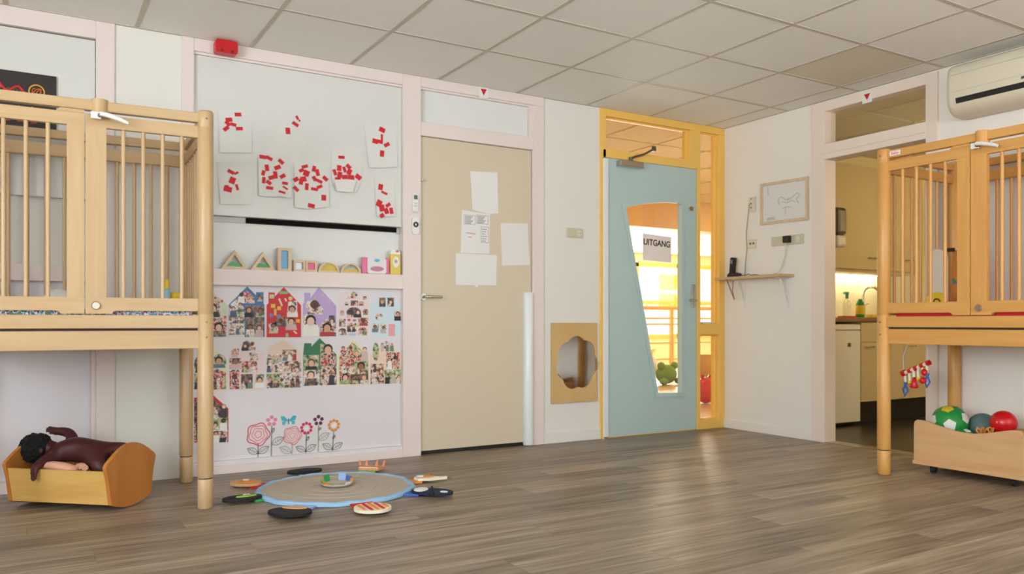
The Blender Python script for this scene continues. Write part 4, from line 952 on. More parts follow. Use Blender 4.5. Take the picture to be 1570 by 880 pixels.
poster('red-roofed photo poster low behind the playpen legs', [(-4.202, 0.193), (-4.202, 0.440), (-4.133, 0.442), (-4.027, 0.450), (-4.009, 0.431), (-3.946, 0.371), (-3.946, 0.176)], (190, 30, 44),
  [(box4([(-4.145, 0.428), (-4.089, 0.193)]), dict(bgm='photo_dark', people=2)), ([(-4.085, 0.328), (-4.085, 0.421), (-4.027, 0.422), (-3.953, 0.362), (-3.953, 0.320)], dict(bgm='photo_dark', people=3)), (box4([(-4.085, 0.326), (-3.950, 0.244)]), dict(bgm='photo_garden', people=3)), (box4([(-4.085, 0.252), (-3.950, 0.178)]), dict(bgm='photo_people', people=3))], (), 39)

# ---- flower stickers on the lilac panel
YS = .0277
GL = cm((104, 116, 84)); GL2 = cm((146, 158, 124))
def stroke(q, pts, w_, mi=0):
    for (a, b), (c, d) in zip(pts, pts[1:]):
        L_ = math.hypot(c-a, d-b) or 1e-6; nx, nz = -(d-b)/L_*w_/2, (c-a)/L_*w_/2
        q.prism([(a+nx, b+nz), (c+nx, d+nz), (c-nx, d-nz), (a-nx, b-nz)], 'xz', YS-.0005, YS, mi=mi)
def leaf(parent, base, tip, m_):
    bx_, bz = base; tx_, tz = tip; dx, dz = tx_-bx_, tz-bz; L_ = math.hypot(dx, dz); nx, nz = -dz/L_, dx/L_
    up = [(bx_+dx*u+nx*L_*.26*math.sin(PI*u), bz+dz*u+nz*L_*.26*math.sin(PI*u)) for u in [i/8 for i in range(9)]]
    dn = [(bx_+dx*u-nx*L_*.26*math.sin(PI*u), bz+dz*u-nz*L_*.26*math.sin(PI*u)) for u in [i/8 for i in range(9)]]
    q = M(); stroke(q, up, .0035); stroke(q, dn, .0035); stroke(q, [base, tip], .0025)
    for u in (.3, .5, .7):
        c0 = (bx_+dx*u, bz+dz*u); e = .2*L_*math.sin(PI*u)
        stroke(q, [c0, (c0[0]+dx*.12+nx*e, c0[1]+dz*.12+nz*e)], .0018); stroke(q, [c0, (c0[0]+dx*.12-nx*e, c0[1]+dz*.12-nz*e)], .0018)
    q.build('leaf', m_, parent)
def flower(label, foot, head, r, kind, rgb, leaves, gm, seed=0):
    t = thing('flower_sticker', label, 'sticker', (foot[0], YS, foot[1]), group='flower wall stickers')
    q = M(); stroke(q, [foot, (head[0], head[1]-r*.8)], .0055); q.build('stem', gm, t)
    for b_, e_ in leaves: leaf(t, b_, e_, gm)
    c = cm(rgb); hx, hz = head
    if kind == 'rose':
        pts = lambda R, ph: [(hx+R*(1+.09*math.cos(5*a+ph))*math.cos(a), hz+R*(1+.09*math.cos(5*a+ph))*math.sin(a)) for a in [2*PI*i/40 for i in range(41)]]
        q = M(); q.prism(pts(r*.97, .4)[:-1], 'xz', YS-.0003, YS); q.build('bloom', cm((232, 206, 204)), t)
        q = M()
        for k, (R, w_) in enumerate(((r, .006), (r*.80, .004), (r*.55, .003), (r*.3, .003))):
            q_pts = pts(R, .4+.9*k); 
            for (a, b), (c2, d) in zip(q_pts, q_pts[1:]):
                L_ = math.hypot(c2-a, d-b); nx, nz = -(d-b)/L_*w_/2, (c2-a)/L_*w_/2
                q.prism([(a+nx, b+nz), (c2+nx, d+nz), (c2-nx, d-nz), (a-nx, b-nz)], 'xz', YS-.0008, YS-.0003)
        q.build('petal_outline', c, t)
    else:
        n = 5 if kind == 'star' else 9
        for k in range(n):
            a = PI/2+2*PI*k/n; pr = r*(.34 if kind == 'star' else .25)
            q = M(); q.prism(disc(hx+(r-pr)*math.cos(a), hz+(r-pr)*math.sin(a), pr, n=10), 'xz', YS-.0006, YS); q.build('petal', c, t)
        if kind == 'sun': q = M(); q.prism(disc(hx, hz, r*.28), 'xz', YS-.0006, YS); q.build('centre', cm((238, 226, 220)), t)
flower('large deep pink rose sticker with two leaves', *[(-3.778, 0.075), (-3.777, 0.209)], .064, 'rose', (196, 72, 102), [([(-3.778, 0.096), (-3.839, 0.130)]), ([(-3.777, 0.096), (-3.715, 0.133)])], GL)
flower('pale pink five-petal flower sticker on a tall stem', *[(-3.701, 0.067), (-3.698, 0.283)], .034, 'star', (226, 128, 160), [([(-3.700, 0.142), (-3.627, 0.181)]), ([(-3.700, 0.211), (-3.683, 0.240)])], GL)
flower('pale salmon rose sticker with a single leaf', *[(-3.579, 0.071), (-3.575, 0.188)], .052, 'rose', (212, 134, 140), [([(-3.581, 0.084), (-3.650, 0.123)])], GL2)
flower('crimson many-petal flower sticker with two leaves', *[(-3.494, 0.066), (-3.489, 0.226)], .040, 'sun', (206, 44, 88), [([(-3.494, 0.085), (-3.553, 0.118)]), ([(-3.494, 0.085), (-3.430, 0.121)]), ([(-3.493, 0.149), (-3.473, 0.174)])], GL)
flower('dark plum five-petal flower sticker', *[(-3.417, 0.072), (-3.415, 0.269)], .034, 'star', (96, 34, 68), [([(-3.416, 0.148), (-3.345, 0.186)]), ([(-3.416, 0.208), (-3.398, 0.225)])], GL2)
flower('orange many-petal flower sticker with two leaves', *[(-3.328, 0.065), (-3.318, 0.232)], .040, 'sun', (222, 140, 56), [([(-3.328, 0.084), (-3.389, 0.122)]), ([(-3.328, 0.084), (-3.263, 0.119)]), ([(-3.326, 0.150), (-3.309, 0.170)])], GL)
bxz = [(-3.598, 0.278), (-3.553, 0.301), (-3.565, 0.253)]
bx_, bz_ = bxz[0]; ww, wh = bxz[1][0]-bx_, bxz[1][1]-bz_
t = thing('butterfly_sticker', 'turquoise butterfly sticker above the flower stickers', 'sticker', (bx_, YS, bz_))
for sx in (-1, 1):
    q = M(); q.prism([(bx_, bz_), (bx_+sx*ww*.6, bz_+wh*1.3), (bx_+sx*ww*1.05, bz_+wh*1.2), (bx_+sx*ww*.9, bz_+wh*.1), (bx_+sx*ww*.5, bz_-wh*.05)], 'xz', YS-.0006, YS); q.build('upper_wing', cm((70, 176, 190)), t)
    q = M(); q.prism([(bx_+sx*.006, bz_-wh*.05), (bx_+sx*ww*.85, bz_-wh*.1), (bx_+sx*ww*.85, bz_-wh*.9), (bx_+sx*ww*.5, bz_-wh*1.15), (bx_+sx*ww*.42, bz_-wh*.45)], 'xz', YS-.0006, YS); q.build('lower_wing', cm((84, 184, 198)), t)
q = M(); q.prism(disc(bx_, bz_-.004, .004, .02), 'xz', YS-.0009, YS-.0006); q.build('body', cm((50, 120, 130)), t)

# ---- painting on the other white board
t = thing('black_painting', 'black painting with red and yellow squiggles on the white board', 'painting', (-5.06, YW, 1.86))
M().box(-5.32, -4.812, YW-.012, YW-.0005, 1.86, 2.147).build('canvas', cm((36, 26, 24), .5), t)
rr = random.Random(9)
def squig(pts, c, r): q = M(); q.tube([(x, YW-.0125, z) for x, z in pts], r, 6); q.build('paint_stroke', cm(c), t)
squig([(-4.90+.034*math.cos(a), 2.055+.034*math.sin(a)) for a in [i*.3 for i in range(22)]], (214, 168, 56), .004)
squig([(-4.90+.02*math.cos(a*1.7), 2.05+.022*math.sin(a*2.3)) for a in [i*.3 for i in range(22)]], (196, 96, 40), .003)
squig([(-5.10+.012*i, 2.075+.018*math.sin(i*.8)-.0022*i) for i in range(14)], (204, 26, 44), .007)
squig([(-5.12+.01*i, 2.10-.006*i) for i in range(9)], (220, 60, 100), .005)
squig([(-5.06+.008*i, 2.05+.012*math.sin(i*1.7)) for i in range(14)], (70, 120, 60), .0025)
squig([(-5.20+.02*i, 1.955+.016*math.sin(i*1.9)) for i in range(17)], (206, 180, 60), .006)
squig([(-5.20+.02*i, 1.93+.014*math.cos(i*1.3)) for i in range(17)], (200, 150, 60), .005)
squig([(-5.24+.02*i, 1.90+.014*math.cos(i*2.1)) for i in range(18)], (176, 60, 50), .005)

# ---- papers on the beige door
YD = .0098
def sheet(label, poly, lift, mt='paper'):
    xs_ = [p[0] for p in poly]; zs = [p[1] for p in poly]
    t = thing('paper_sheet', label, 'paper', ((min(xs_)+max(xs_))/2, YD, min(zs)))
    q = M(); q.prism(poly, 'xz', YD-lift-.0008, YD-lift); q.build('page', mt, t)
    return t
sheet('blank white sheet taped highest on the beige door', [(-2.374, 1.893), (-2.162, 1.903), (-2.154, 1.624), (-2.219, 1.613), (-2.294, 1.623), (-2.357, 1.633)], .0016)
nt_ = sheet('white notice with small handwritten tables on the beige door', [(-2.436, 1.627), (-2.221, 1.612), (-2.224, 1.340), (-2.447, 1.337)], .0002)
q = M(); INK = cm((88, 84, 86))
def dline(q, a, b, c, d, w_=.002):
    L_ = math.hypot(c-a, d-b); nx, nz = -(d-b)/L_*w_/2, (c-a)/L_*w_/2
    q.prism([(a+nx, b+nz), (c+nx, d+nz), (c-nx, d-nz), (a-nx, b-nz)], 'xz', YD-.0014, YD-.001)
for tbl in ([(-2.419, 1.594), (-2.334, 1.534)], [(-2.323, 1.600), (-2.235, 1.543)], [(-2.291, 1.522), (-2.230, 1.415)]):
    (a, b), (c, d) = tbl
    dline(q, a, b, c, b); dline(q, a, d, c, d); dline(q, a, b, a, d); dline(q, c, b, c, d)
    n = 4 if d > 1.62 else 6
    for i in range(1, n+1):
        z = b+(d-b)*i/(n+.6); dline(q, a+.006, z, a+(c-a)*(.55+.3*((i*37) % 10)/10), z, .0035)
q.build('table_lines', INK, nt_)
q = M()
for pts in ([(-2.405, 1.475), (-2.332, 1.469)], [(-2.389, 1.447), (-2.362, 1.447)]): dline(q, *pts[0], *pts[1], .006)
q.build('red_note', cm((206, 140, 140)), nt_)
sheet('blank white landscape sheet lowest on the beige door', [(-2.483, 1.333), (-2.165, 1.333), (-2.169, 1.125), (-2.485, 1.120)], .0012)
tp = sheet('tiny torn tape tab under the landscape sheet on the beige door', [(-2.340, 1.122), (-2.311, 1.122), (-2.314, 1.108), (-2.334, 1.108)], .0004)
sheet('blank white sheet beside the edge of the beige door', [(-2.136, 1.557), (-1.916, 1.568), (-1.896, 1.275), (-2.124, 1.264)], .0006, 'paper_warm')
# ---- things on the pink posts
t = thing('remote_control', 'small white remote control in a holder on the pink post', 'remote', (-2.79, YF-.01, 1.58))
M().box(-2.811, -2.770, YF-.014, YF-.0005, 1.582, 1.705).build('body', 'white_plastic', t, bevel=.004)
M().box(-2.803, -2.778, YF-.0152, YF-.0141, 1.665, 1.692).build('display', cm((96, 100, 96)), t)
for k in range(2): M().box(-2.801, -2.780, YF-.0152, YF-.0141, 1.635-.016*k, 1.643-.016*k).build('button', 'slot_grey', t)
t = thing('dial_switch', 'white wall switch with a black ring dial below the remote', 'switch', (-2.79, YF-.01, 1.44))
q = M(); q.prism(rrect(-2.815, -2.765, 1.438, 1.549, .02), 'xz', YF-.014, YF-.0005); q.build('body', 'white_plastic', t)
q = M(); q.prism(disc(-2.79, 1.502, .018), 'xz', YF-.018, YF-.0141, holes=[disc(-2.79, 1.502, .008, n=12)]); q.build('ring', 'black', t)
def tri_sign(label, plane, a, z, d):
    t = thing('arrow_sign', label, 'sign', ((a, d, z-.04) if plane == 'xz' else (d, a, z-.04)))
    M().prism([(a-.037, z-.04), (a+.037, z-.04), (a+.037, z+.042), (a-.037, z+.042)], plane, d-.002, d).build('card', 'paper', t)
    M().prism([(a-.024, z+.022), (a+.024, z+.022), (a, z-.022)], plane, d-.003, d-.0021).build('triangle', cm((196, 22, 32)), t)
tri_sign('white card with a red triangle above the beige door', 'xz', -2.282, 2.436, YF-.0003)
tri_sign('white card with a red triangle above the kitchen doorway', 'yz', -1.339, 2.412, -.0145)
t = thing('alarm_sounder', 'red fire alarm sounder box above the white board', 'alarm', (-3.975, -.02, 2.395))
q = M(); q.prism(rrect(-4.036, -3.914, 2.392, 2.466, .016), 'xz', -.075, YF-.0003); q.build('housing', 'alarm_red', t, bevel=.006)
for dx in (-.025, .03): q = M(); q.cyl((-3.975+dx, -.076, 2.405), (-3.975+dx, -.079, 2.405), .009, n=12); q.build('grille', cm((120, 12, 20)), t)
# ---- light switches and the flower mirror on the white wall
t = thing('light_switch', 'cream double switch and socket plate beside the pink door frame', 'switch', (-1.517, -.006, 1.485))
M().box(-1.59, -1.444, -.010, -.0005, 1.487, 1.557).build('plate', 'switch_cream', t, bevel=.003)
M().box(-1.582, -1.522, -.014, -.0101, 1.494, 1.55).build('rocker', 'switch_cream', t, bevel=.002)
q = M(); q.cyl((-1.482, -.0101, 1.522), (-1.482, -.013, 1.522), .024, n=16); so = q.build('outlet', 'cream_plastic', t)
for dx in (-.008, .008): q = M(); q.cyl((-1.482+dx, -.0131, 1.522), (-1.482+dx, -.0135, 1.522), .003, n=8); q.build('pin_hole', 'black', so)
fl_ = [(-1.5+(.172+.020*abs(math.cos(3.5*a+.6)) )*math.cos(a), .573+(.176+.022*abs(math.cos(3.5*a+.6)))*math.sin(a)) for a in [2*PI*i/84 for i in range(84)]]
t = thing('flower_mirror', 'wooden wall panel with a flower-shaped mirror', 'mirror', (-1.523, -.01, .285))
M().prism([(-1.727, .285), (-1.319, .285), (-1.319, .866), (-1.727, .866)], 'xz', -.016, -.006, holes=[fl_]).build('panel', 'panel_wood', t)
M().box(-1.722, -1.324, -.0058, -.0006, .29, .861).build('mirror_sheet', 'mirror', t)
# ---- exit sign on the glass of the blue door
t = thing('exit_sign', 'white paper sign reading UITGANG on the door glass', 'sign', (-.71, -.002, 1.346))
M().prism([(-.860, 1.352), (-.568, 1.342), (-.566, 1.545), (-.858, 1.560)], 'xz', .0118, .0128).build('card', cm((240, 226, 218)), t)
text_part('lettering', 'UITGANG', .066, 'black', t, (-.716, .0112, 1.488), rot=(PI/2, math.radians(2.5), 0), bold=.0016, sx=.93)
# ---- things on the right wall
RW = -.0006
def wall_box(y0, y1, z0, z1, x): return M().box(-x, RW, y0, y1, z0, z1)
t = thing('framed_plan', 'framed floor plan drawing on the wall above the shelf', 'picture', (0, -.625, 1.62))
M().prism([(-.850, 1.625), (-.401, 1.632), (-.401, 1.955), (-.850, 1.945)], 'yz', -.02, RW, holes=[[(-.828, 1.648), (-.423, 1.653), (-.423, 1.934), (-.828, 1.924)]]).build('frame', 'toy_wood', t)
M().prism([(-.828, 1.648), (-.423, 1.653), (-.423, 1.934), (-.828, 1.924)], 'yz', -.008, RW).build('print', cm((224, 220, 214)), t)
GK = cm((150, 146, 142))
def rline(pts, w_=.005):
    q = M()
    for (a, b), (c, d) in zip(pts, pts[1:]):
        L_ = math.hypot(c-a, d-b); nx, nz = -(d-b)/L_*w_/2, (c-a)/L_*w_/2
        q.prism([(a+nx, b+nz), (c+nx, d+nz), (c-nx, d-nz), (a-nx, b-nz)], 'yz', -.0092, -.0081)
    q.build('drawn_line', GK, t)
for p in ([(-.58, 1.77), (-.57, 1.81), (-.60, 1.83), (-.64, 1.80), (-.70, 1.81), (-.75, 1.84), (-.77, 1.82), (-.74, 1.79), (-.76, 1.76)], [(-.60, 1.79), (-.66, 1.775), (-.70, 1.79), (-.73, 1.77)], [(-.61, 1.74), (-.66, 1.745), (-.70, 1.74)], [(-.64, 1.74), (-.64, 1.69)], [(-.66, 1.78), (-.66, 1.80), (-.69, 1.80)]): rline(p, .003)
for k in range(4): rline([(-.46, 1.68-.006*k), (-.54, 1.68-.006*k)], .002)
rline([(-.47, 1.86), (-.47, 1.92)], .003)
t = thing('socket_strip', 'long cream socket strip under the framed plan', 'socket', (0, -.654, 1.455))
M().box(-.012, RW, -.804, -.504, 1.456, 1.528).build('plate', 'switch_cream', t, bevel=.003)
M().cyl((-.0121, -.76, 1.492), (-.016, -.76, 1.492), .024, n=16).build('outlet', 'cream_plastic', t)
t = thing('wall_socket', 'small cream double socket above the phone shelf', 'socket', (0, -.31, 1.458))
M().box(-.012, RW, -.352, -.272, 1.46, 1.53).build('plate', 'cream_plastic', t, bevel=.003)
for dy in (-.328, -.296): M().cyl((-.0121, dy, 1.495), (-.0135, dy, 1.495), .009, n=10).build('pin_hole', 'dark_metal', t)
t = thing('phone_outlet', 'tall cream phone outlet with a grey cable', 'socket', (0, -.31, 1.745))
M().box(-.014, RW, -.345, -.278, 1.745, 1.865).build('plate', 'cream_plastic', t, bevel=.004)
for z in (1.78, 1.815, 1.85): M().cyl((-.0141, -.305, z), (-.0155, -.305, z), .006, n=8).build('pin_hole', 'dark_metal', t)
q = M(); q.tube([(-.016, -.30, 1.815), (-.026, -.295, 1.80), (-.018, -.275, 1.70), (-.014, -.255, 1.58), (-.014, -.262, 1.45), (-.014, -.245, 1.34), (-.012, -.24, 1.27), (-.014, -.236, 1.236)], .0025, 6)
single(q.build('phone_cable', cm((120, 100, 90))), 'thin brown-grey phone cable hanging down to the shelf', 'cable')
t = thing('power_plug', 'black power adapter plugged into the long socket strip', 'plug', (0, -.672, 1.45))
M().box(-.052, -.0125, -.70, -.645, 1.47, 1.522).build('adapter', 'black', t, bevel=.006)
q = M(); q.tube([(-.045, -.672, 1.47), (-.045, -.672, 1.44), (-.03, -.655, 1.38), (-.03, -.625, 1.30), (-.04, -.60, 1.25), (-.06, -.56, 1.236), (-.07, -.46, 1.236), (-.06, -.36, 1.236)], .003, 6); q.build('cord', cm((200, 192, 180)), t)
t = thing('wall_shelf', 'thin wooden wall shelf on white brackets with the phone', 'shelf', (0, -.38, 1.21))
M().box(-.15, RW, -.715, -.04, 1.212, 1.232).build('board', 'shelf_wood', t, bevel=.002)
for y in (-.655, -.225):
    q = M(); q.box(-.004, RW, y-.012, y+.012, .97, 1.2115); q.box(-.13, -.0041, y-.012, y+.012, 1.207, 1.2115); q.tube([(-.004, y, 1.03), (-.09, y, 1.20)], .006, 6); q.build('bracket', 'white_plastic', t)
t = thing('cordless_phone', 'black cordless phone standing in its charging cradle', 'phone', (-.07, -.18, 1.232))
q = M(); q.prism([(-.225, 1.2325), (-.135, 1.2325), (-.14, 1.255), (-.17, 1.275), (-.222, 1.262)], 'yz', -.105, -.035); q.build('cradle', 'black', t, bevel=.004)
q = M(); q.prism([(-.178, 1.245), (-.142, 1.245), (-.156, 1.385), (-.166, 1.392), (-.188, 1.39), (-.193, 1.38)], 'yz', -.09, -.055); hs = q.build('handset', 'black', t, bevel=.004)
M().prism([(-.178, 1.34), (-.160, 1.34), (-.164, 1.37), (-.184, 1.37)], 'yz', -.0925, -.0905).build('screen', cm((120, 130, 130)), hs)
q = M(); q.tube([(-.10, -.25, 1.236), (-.11, -.28, 1.245), (-.10, -.31, 1.236), (-.08, -.34, 1.25), (-.09, -.38, 1.236), (-.11, -.42, 1.24), (-.09, -.45, 1.236)], .003, 6)
single(q.build('cable_coil', cm((60, 54, 52))), 'loose dark cable curled on the wall shelf', 'cable')
q = M(); q.tube([(-.10, -.13, 1.21), (-.10, -.175, 1.12), (-.10, -.21, 1.05)], .004, 6); q.tube([(-.10, -.21, 1.05), (-.10, -.19, 1.12), (-.10, -.20, 1.21)], .0035, 6)
single(q.build('hanging_cord', cm((130, 84, 50))), 'brown cord loop hanging under the wall shelf', 'cord')
# ---- air conditioner
t = thing('air_conditioner', 'cream wall-mounted air conditioner with a dark air slot', 'air conditioner', (-.1, -2.42, 2.11))
AY0, AY1 = -2.86, -2.0
prof = [(RW, 2.12), (-.03, 2.105), (-.12, 2.108), (-.165, 2.125), (-.195, 2.165), (-.205, 2.22), (-.205, 2.33), (-.195, 2.39), (-.17, 2.408), (RW, 2.41)]
q = M(); k = len(prof); vs = []
for y, sc in ((AY0, .93), (AY0+.012, .985), (AY0+.03, 1), (AY1-.03, 1), (AY1-.012, .985), (AY1, .93)):
    for x, z in prof: vs.append((x*sc, y, 2.25+(z-2.25)*sc))
q.add(vs, [(i*k+j, i*k+(j+1) % k, (i+1)*k+(j+1) % k, (i+1)*k+j) for i in range(5) for j in range(k)], 0, True); q.add(vs[:k], [tuple(range(k))]); q.add(vs[-k:], [tuple(range(k))])
ac = q.build('housing', 'cream_plastic', t)
M().prism([(-.1985, 2.172), (-.2062, 2.203), (-.2030, 2.205), (-.195, 2.175)], 'xz', AY0+.05, AY1-.06).build('air_slot', 'black', t)
M().box(-.2075, -.2045, AY0+.06, -2.43, 2.222, 2.236).build('vane_tab', 'dark_metal', t)
q = M(); q.tube([(-.2055, AY0+.03, 2.345), (-.2055, AY1-.03, 2.345)], .0015, 6); q.build('panel_seam', 'slot_grey', t)
q = M(); q.tube([(-.2055, AY0+.03, 2.245), (-.2055, AY1-.03, 2.245)], .0012, 6); q.build('panel_seam', 'slot_grey', t)

# ============================================================ THINGS ON THE FLOOR
# ---- round play mat with animal flaps
RX, RY, RR = -3.565, -.755, .405
t = thing('play_mat', 'round grey play mat with pale blue rim and animal flaps', 'play mat', (RX, RY, 0))
def ringpts(n, R, wob=0, ph=0): return [(RX+(R+wob*math.sin(7*a+ph)+wob*.6*math.sin(13*a+ph))*math.cos(a), RY+(R+wob*math.sin(7*a+ph)+wob*.6*math.sin(13*a+ph))*math.sin(a)) for a in [2*PI*i/n for i in range(n)]]
q = M(); q.prism(ringpts(64, .372, .003), 'xy', .006, .017); q.build('mat_centre', 'rug_grey', t, bevel=.004)
q = M(); n = 72; prof = [(.366, .004), (.370, .017), (.380, .022), (.394, .021), (.405, .012), (.403, .002)]; vs = []
for i in range(n):
    a = 2*PI*i/n; wb_ = .004*math.sin(9*a)+.003*math.sin(23*a)
    for r_, z in prof: vs.append((RX+(r_+wb_)*math.cos(a), RY+(r_+wb_)*math.sin(a), z*(1+.12*math.sin(17*a))))
k = len(prof); q.add(vs, [(i*k+j, ((i+1) % n)*k+j, ((i+1) % n)*k+j+1, i*k+j+1) for i in range(n) for j in range(k-1)], 0, True)
q.build('rim', 'rug_blue', t)
for j in range(3):
    q = M(); q.torus((RX, RY, .0165), .13+.075*j, .0024, 'z', 60, 6); q.build('quilting_seam', 'rug_grey', t)
def flap(px, py, strap, face, trim, shape='oval', rx=.085, rz=.06):
    # flap lying on the floor at (px, py), joined to the mat by a strap
    dx, dy = RX-px, RY-py; L_ = math.hypot(dx, dy); ux, uy = dx/L_, dy/L_; vx, vy = -uy, ux
    f = M(); hx, hy = RX-ux*.375, RY-uy*.375
    c1 = (px+ux*rx*.5, py+uy*rx*.5)
    f.prism([(hx+vx*.055, hy+vy*.055), (hx-vx*.055, hy-vy*.055), (c1[0]-vx*.045, c1[1]-vy*.045), (c1[0]+vx*.045, c1[1]+vy*.045)], 'xy', .002, .012)
    fo = f.build('flap', strap, t, bevel=.003)
    def pt(a, b): return (px+ux*a+vx*b, py+uy*a+vy*b)
    if shape == 'crown': pl = [pt(.05, -.06), pt(.05, .06), pt(-.03, .075), pt(-.06, .085), pt(-.035, .045), pt(-.075, .03), pt(-.04, .0), pt(-.075, -.03), pt(-.035, -.045), pt(-.06, -.085), pt(-.03, -.075)]
    elif shape == 'wing': pl = [pt(.07, -.02), pt(.06, .03), pt(0, .05), pt(-.10, .045), pt(-.11, .02), pt(-.04, .0), pt(-.03, -.05), pt(.03, -.055)]
    else: pl = [pt(rx*math.cos(a), rz*math.sin(a)) for a in [2*PI*i/22 for i in range(22)]]
    f = M(); f.prism(pl, 'xy', .0125, .026); fo2 = f.build('animal_face', face, fo, bevel=.004)
    return fo, pt
def deco(fo, pl, m_, z=.0262): q = M(); q.prism(pl, 'xy', z, z+.004); q.build('patch', m_, fo)
def dd(pt, a, b, ra, rb): return [pt(a+ra*math.cos(u), b+rb*math.sin(u)) for u in [2*PI*i/14 for i in range(14)]]
fo, pt = flap(-3.95, -.43, 'felt_red', 'felt_tan', 0, rx=.085, rz=.065); deco(fo, dd(pt, .0, 0, .045, .035), 'felt_orange'); deco(fo, dd(pt, -.01, .02, .018, .014), 'felt_cream', .0305)
fo, pt = flap(-4.05, -.80, 'felt_green', 'felt_dark', 0, rx=.095, rz=.055); deco(fo, dd(pt, .02, .0, .05, .018), 'felt_lime'); deco(fo, dd(pt, .03, .03, .018, .012), 'felt_white')
fo, pt = flap(-3.93, -1.20, 'rug_lightblue', 'felt_dark', 0, rx=.075, rz=.10); deco(fo, dd(pt, .05, 0, .022, .06), 'felt_tan')
fo, pt = flap(-3.585, -1.32, 'felt_red', 'felt_cream', 0, rx=.085, rz=.085)
for k in range(5):
    b0 = -.06+.028*k; hw = math.sqrt(max(.0004, .072**2-b0**2))*.95
    deco(fo, [pt(-hw, b0-.006), pt(hw, b0-.006), pt(hw, b0+.006), pt(-hw, b0+.006)], 'felt_red' if k % 2 else 'felt_orange')
fo, pt = flap(-3.20, -1.14, 'felt_blue', 'felt_navy', 0, rx=.11, rz=.06); deco(fo, dd(pt, .06, 0, .035, .045), 'felt_white'); deco(fo, dd(pt, -.07, .02, .02, .012), 'felt_white')
q = M(); px_, py_ = pt(-.02, .055); q.lathe([(0, 0), (.016, 0), (.004, .04), (0, .042)], (px_, py_, .02), 10); q.build('ear', 'felt_navy', fo)
fo, pt = flap(-3.07, -.80, 'felt_orange', 'felt_cream', 0, 'wing'); deco(fo, dd(pt, .0, 0, .04, .022), 'felt_orange'); deco(fo, dd(pt, .04, .0, .02, .02), 'felt_white', .0305)
fo, pt = flap(-3.22, -.35, 'felt_lime', 'felt_peach', 0, 'crown'); deco(fo, [pt(.05, -.055), pt(.05, .055), pt(.035, .055), pt(.035, -.055)], 'felt_cream')
for b_ in (-.07, -.03, .03, .07):
    p0, p1 = pt(-.01, b_), pt(-.02, b_*1.1); q = M(); q.tube([(*p0, .026), (*p1, .062)], [.012, .004], 6); q.build('horn', 'felt_peach', fo)
fo, pt = flap(-3.585, -.26, 'felt_white', 'felt_dark', 0, rx=.06, rz=.10); deco(fo, dd(pt, .03, 0, .02, .05), 'felt_navy')
# bowl-like pocket with ribbon tags in the middle
q = M(); cx, cy = RX+.01, RY+.02
q.lathe([(.0, .021), (.07, .021), (.082, .03), (.078, .036), (.066, .026), (0, .0255)], (cx, cy, 0), 24); pk = q.build('pocket', 'rug_grey', t)
for k, (a, c, hgt) in enumerate(((2.9, 'felt_red', .03), (2.5, 'felt_lime', .035), (2.0, 'felt_green', .06), (.9, 'rug_lightblue', .07), (.35, 'felt_blue', .05), (.05, 'felt_orange', .04), (3.6, 'felt_orange', .03), (5.2, 'felt_white', .03), (5.8, 'felt_yellow', .03))):
    x, y = cx+.07*math.cos(a), cy+.07*math.sin(a); tx_, ty_ = -math.sin(a)*.018, math.cos(a)*.018
    q = M(); ox_, oy_ = .004*math.cos(a), .004*math.sin(a)
    A = [(x-tx_, y-ty_, .026), (x+tx_, y+ty_, .026), (x+tx_*1.1+ox_*2, y+ty_*1.1+oy_*2, .026+hgt*.62), (x-tx_*1.1+ox_*2, y-ty_*1.1+oy_*2, .026+hgt*.62)]
    Bv = [(p[0]+ox_, p[1]+oy_, p[2]) for p in A]
    q.add(A+Bv, [(0, 1, 2, 3), (7, 6, 5, 4), (0, 4, 5, 1), (1, 5, 6, 2), (2, 6, 7, 3), (3, 7, 4, 0)]); q.build('ribbon_tag', c, pk)

# ---- doll cradle
CRZ = math.radians(-41.7)
CL, CWd = .262, .135                       # half length, half bottom width
ccx, ccy = -4.808+.135*math.sin(math.radians(41.7)), -.537+.135*math.cos(math.radians(41.7))
t = thing('doll_cradle', 'varnished wooden doll cradle with curved end boards', 'cradle', (ccx, ccy, 0), CRZ)
def end_board(x0, x1):
    pts = []
    for i in range(11):
        u = -1+2*i/10; pts.append((u*(CWd+.008), .004+.030*u*u))
    pts += [(CWd+.028, .15), (CWd+.042, .195), (CWd+.046, .212), (CWd+.036, .226)]
    for i in range(1, 12):
        u = 1-2*i/12; pts.append((u*(CWd+.036), .226+.075*math.cos(u*PI/2)))
    pts += [(-CWd-.036, .226), (-CWd-.046, .212), (-CWd-.042, .195), (-CWd-.028, .15)]
    return M().prism(pts, 'yz', x0, x1)
for a in (-CL-.009, CL-.009): end_board(a, a+.018).build('end_board', 'cradle_end', t, bevel=.003, local=True)
for s_ in (-1, 1):
    q = M(); L0 = CL-.0095
    A = [(-L0, s_*(CWd+.004), .034), (L0, s_*(CWd+.004), .034), (L0, s_*(CWd+.034), .192), (-L0, s_*(CWd+.034), .192)]
    Bv = [(p[0], p[1]-s_*.012, p[2]) for p in A]
    q.add(A+Bv, [(0, 1, 2, 3), (7, 6, 5, 4), (0, 4, 5, 1), (1, 5, 6, 2), (2, 6, 7, 3), (3, 7, 4, 0)]); q.build('side_board', 'cradle_side', t, local=True)
M().box(-CL+.0095, CL-.0095, -CWd-.002, CWd+.002, .036, .046).build('bottom_board', 'cradle_side', t, local=True)
cradle = t
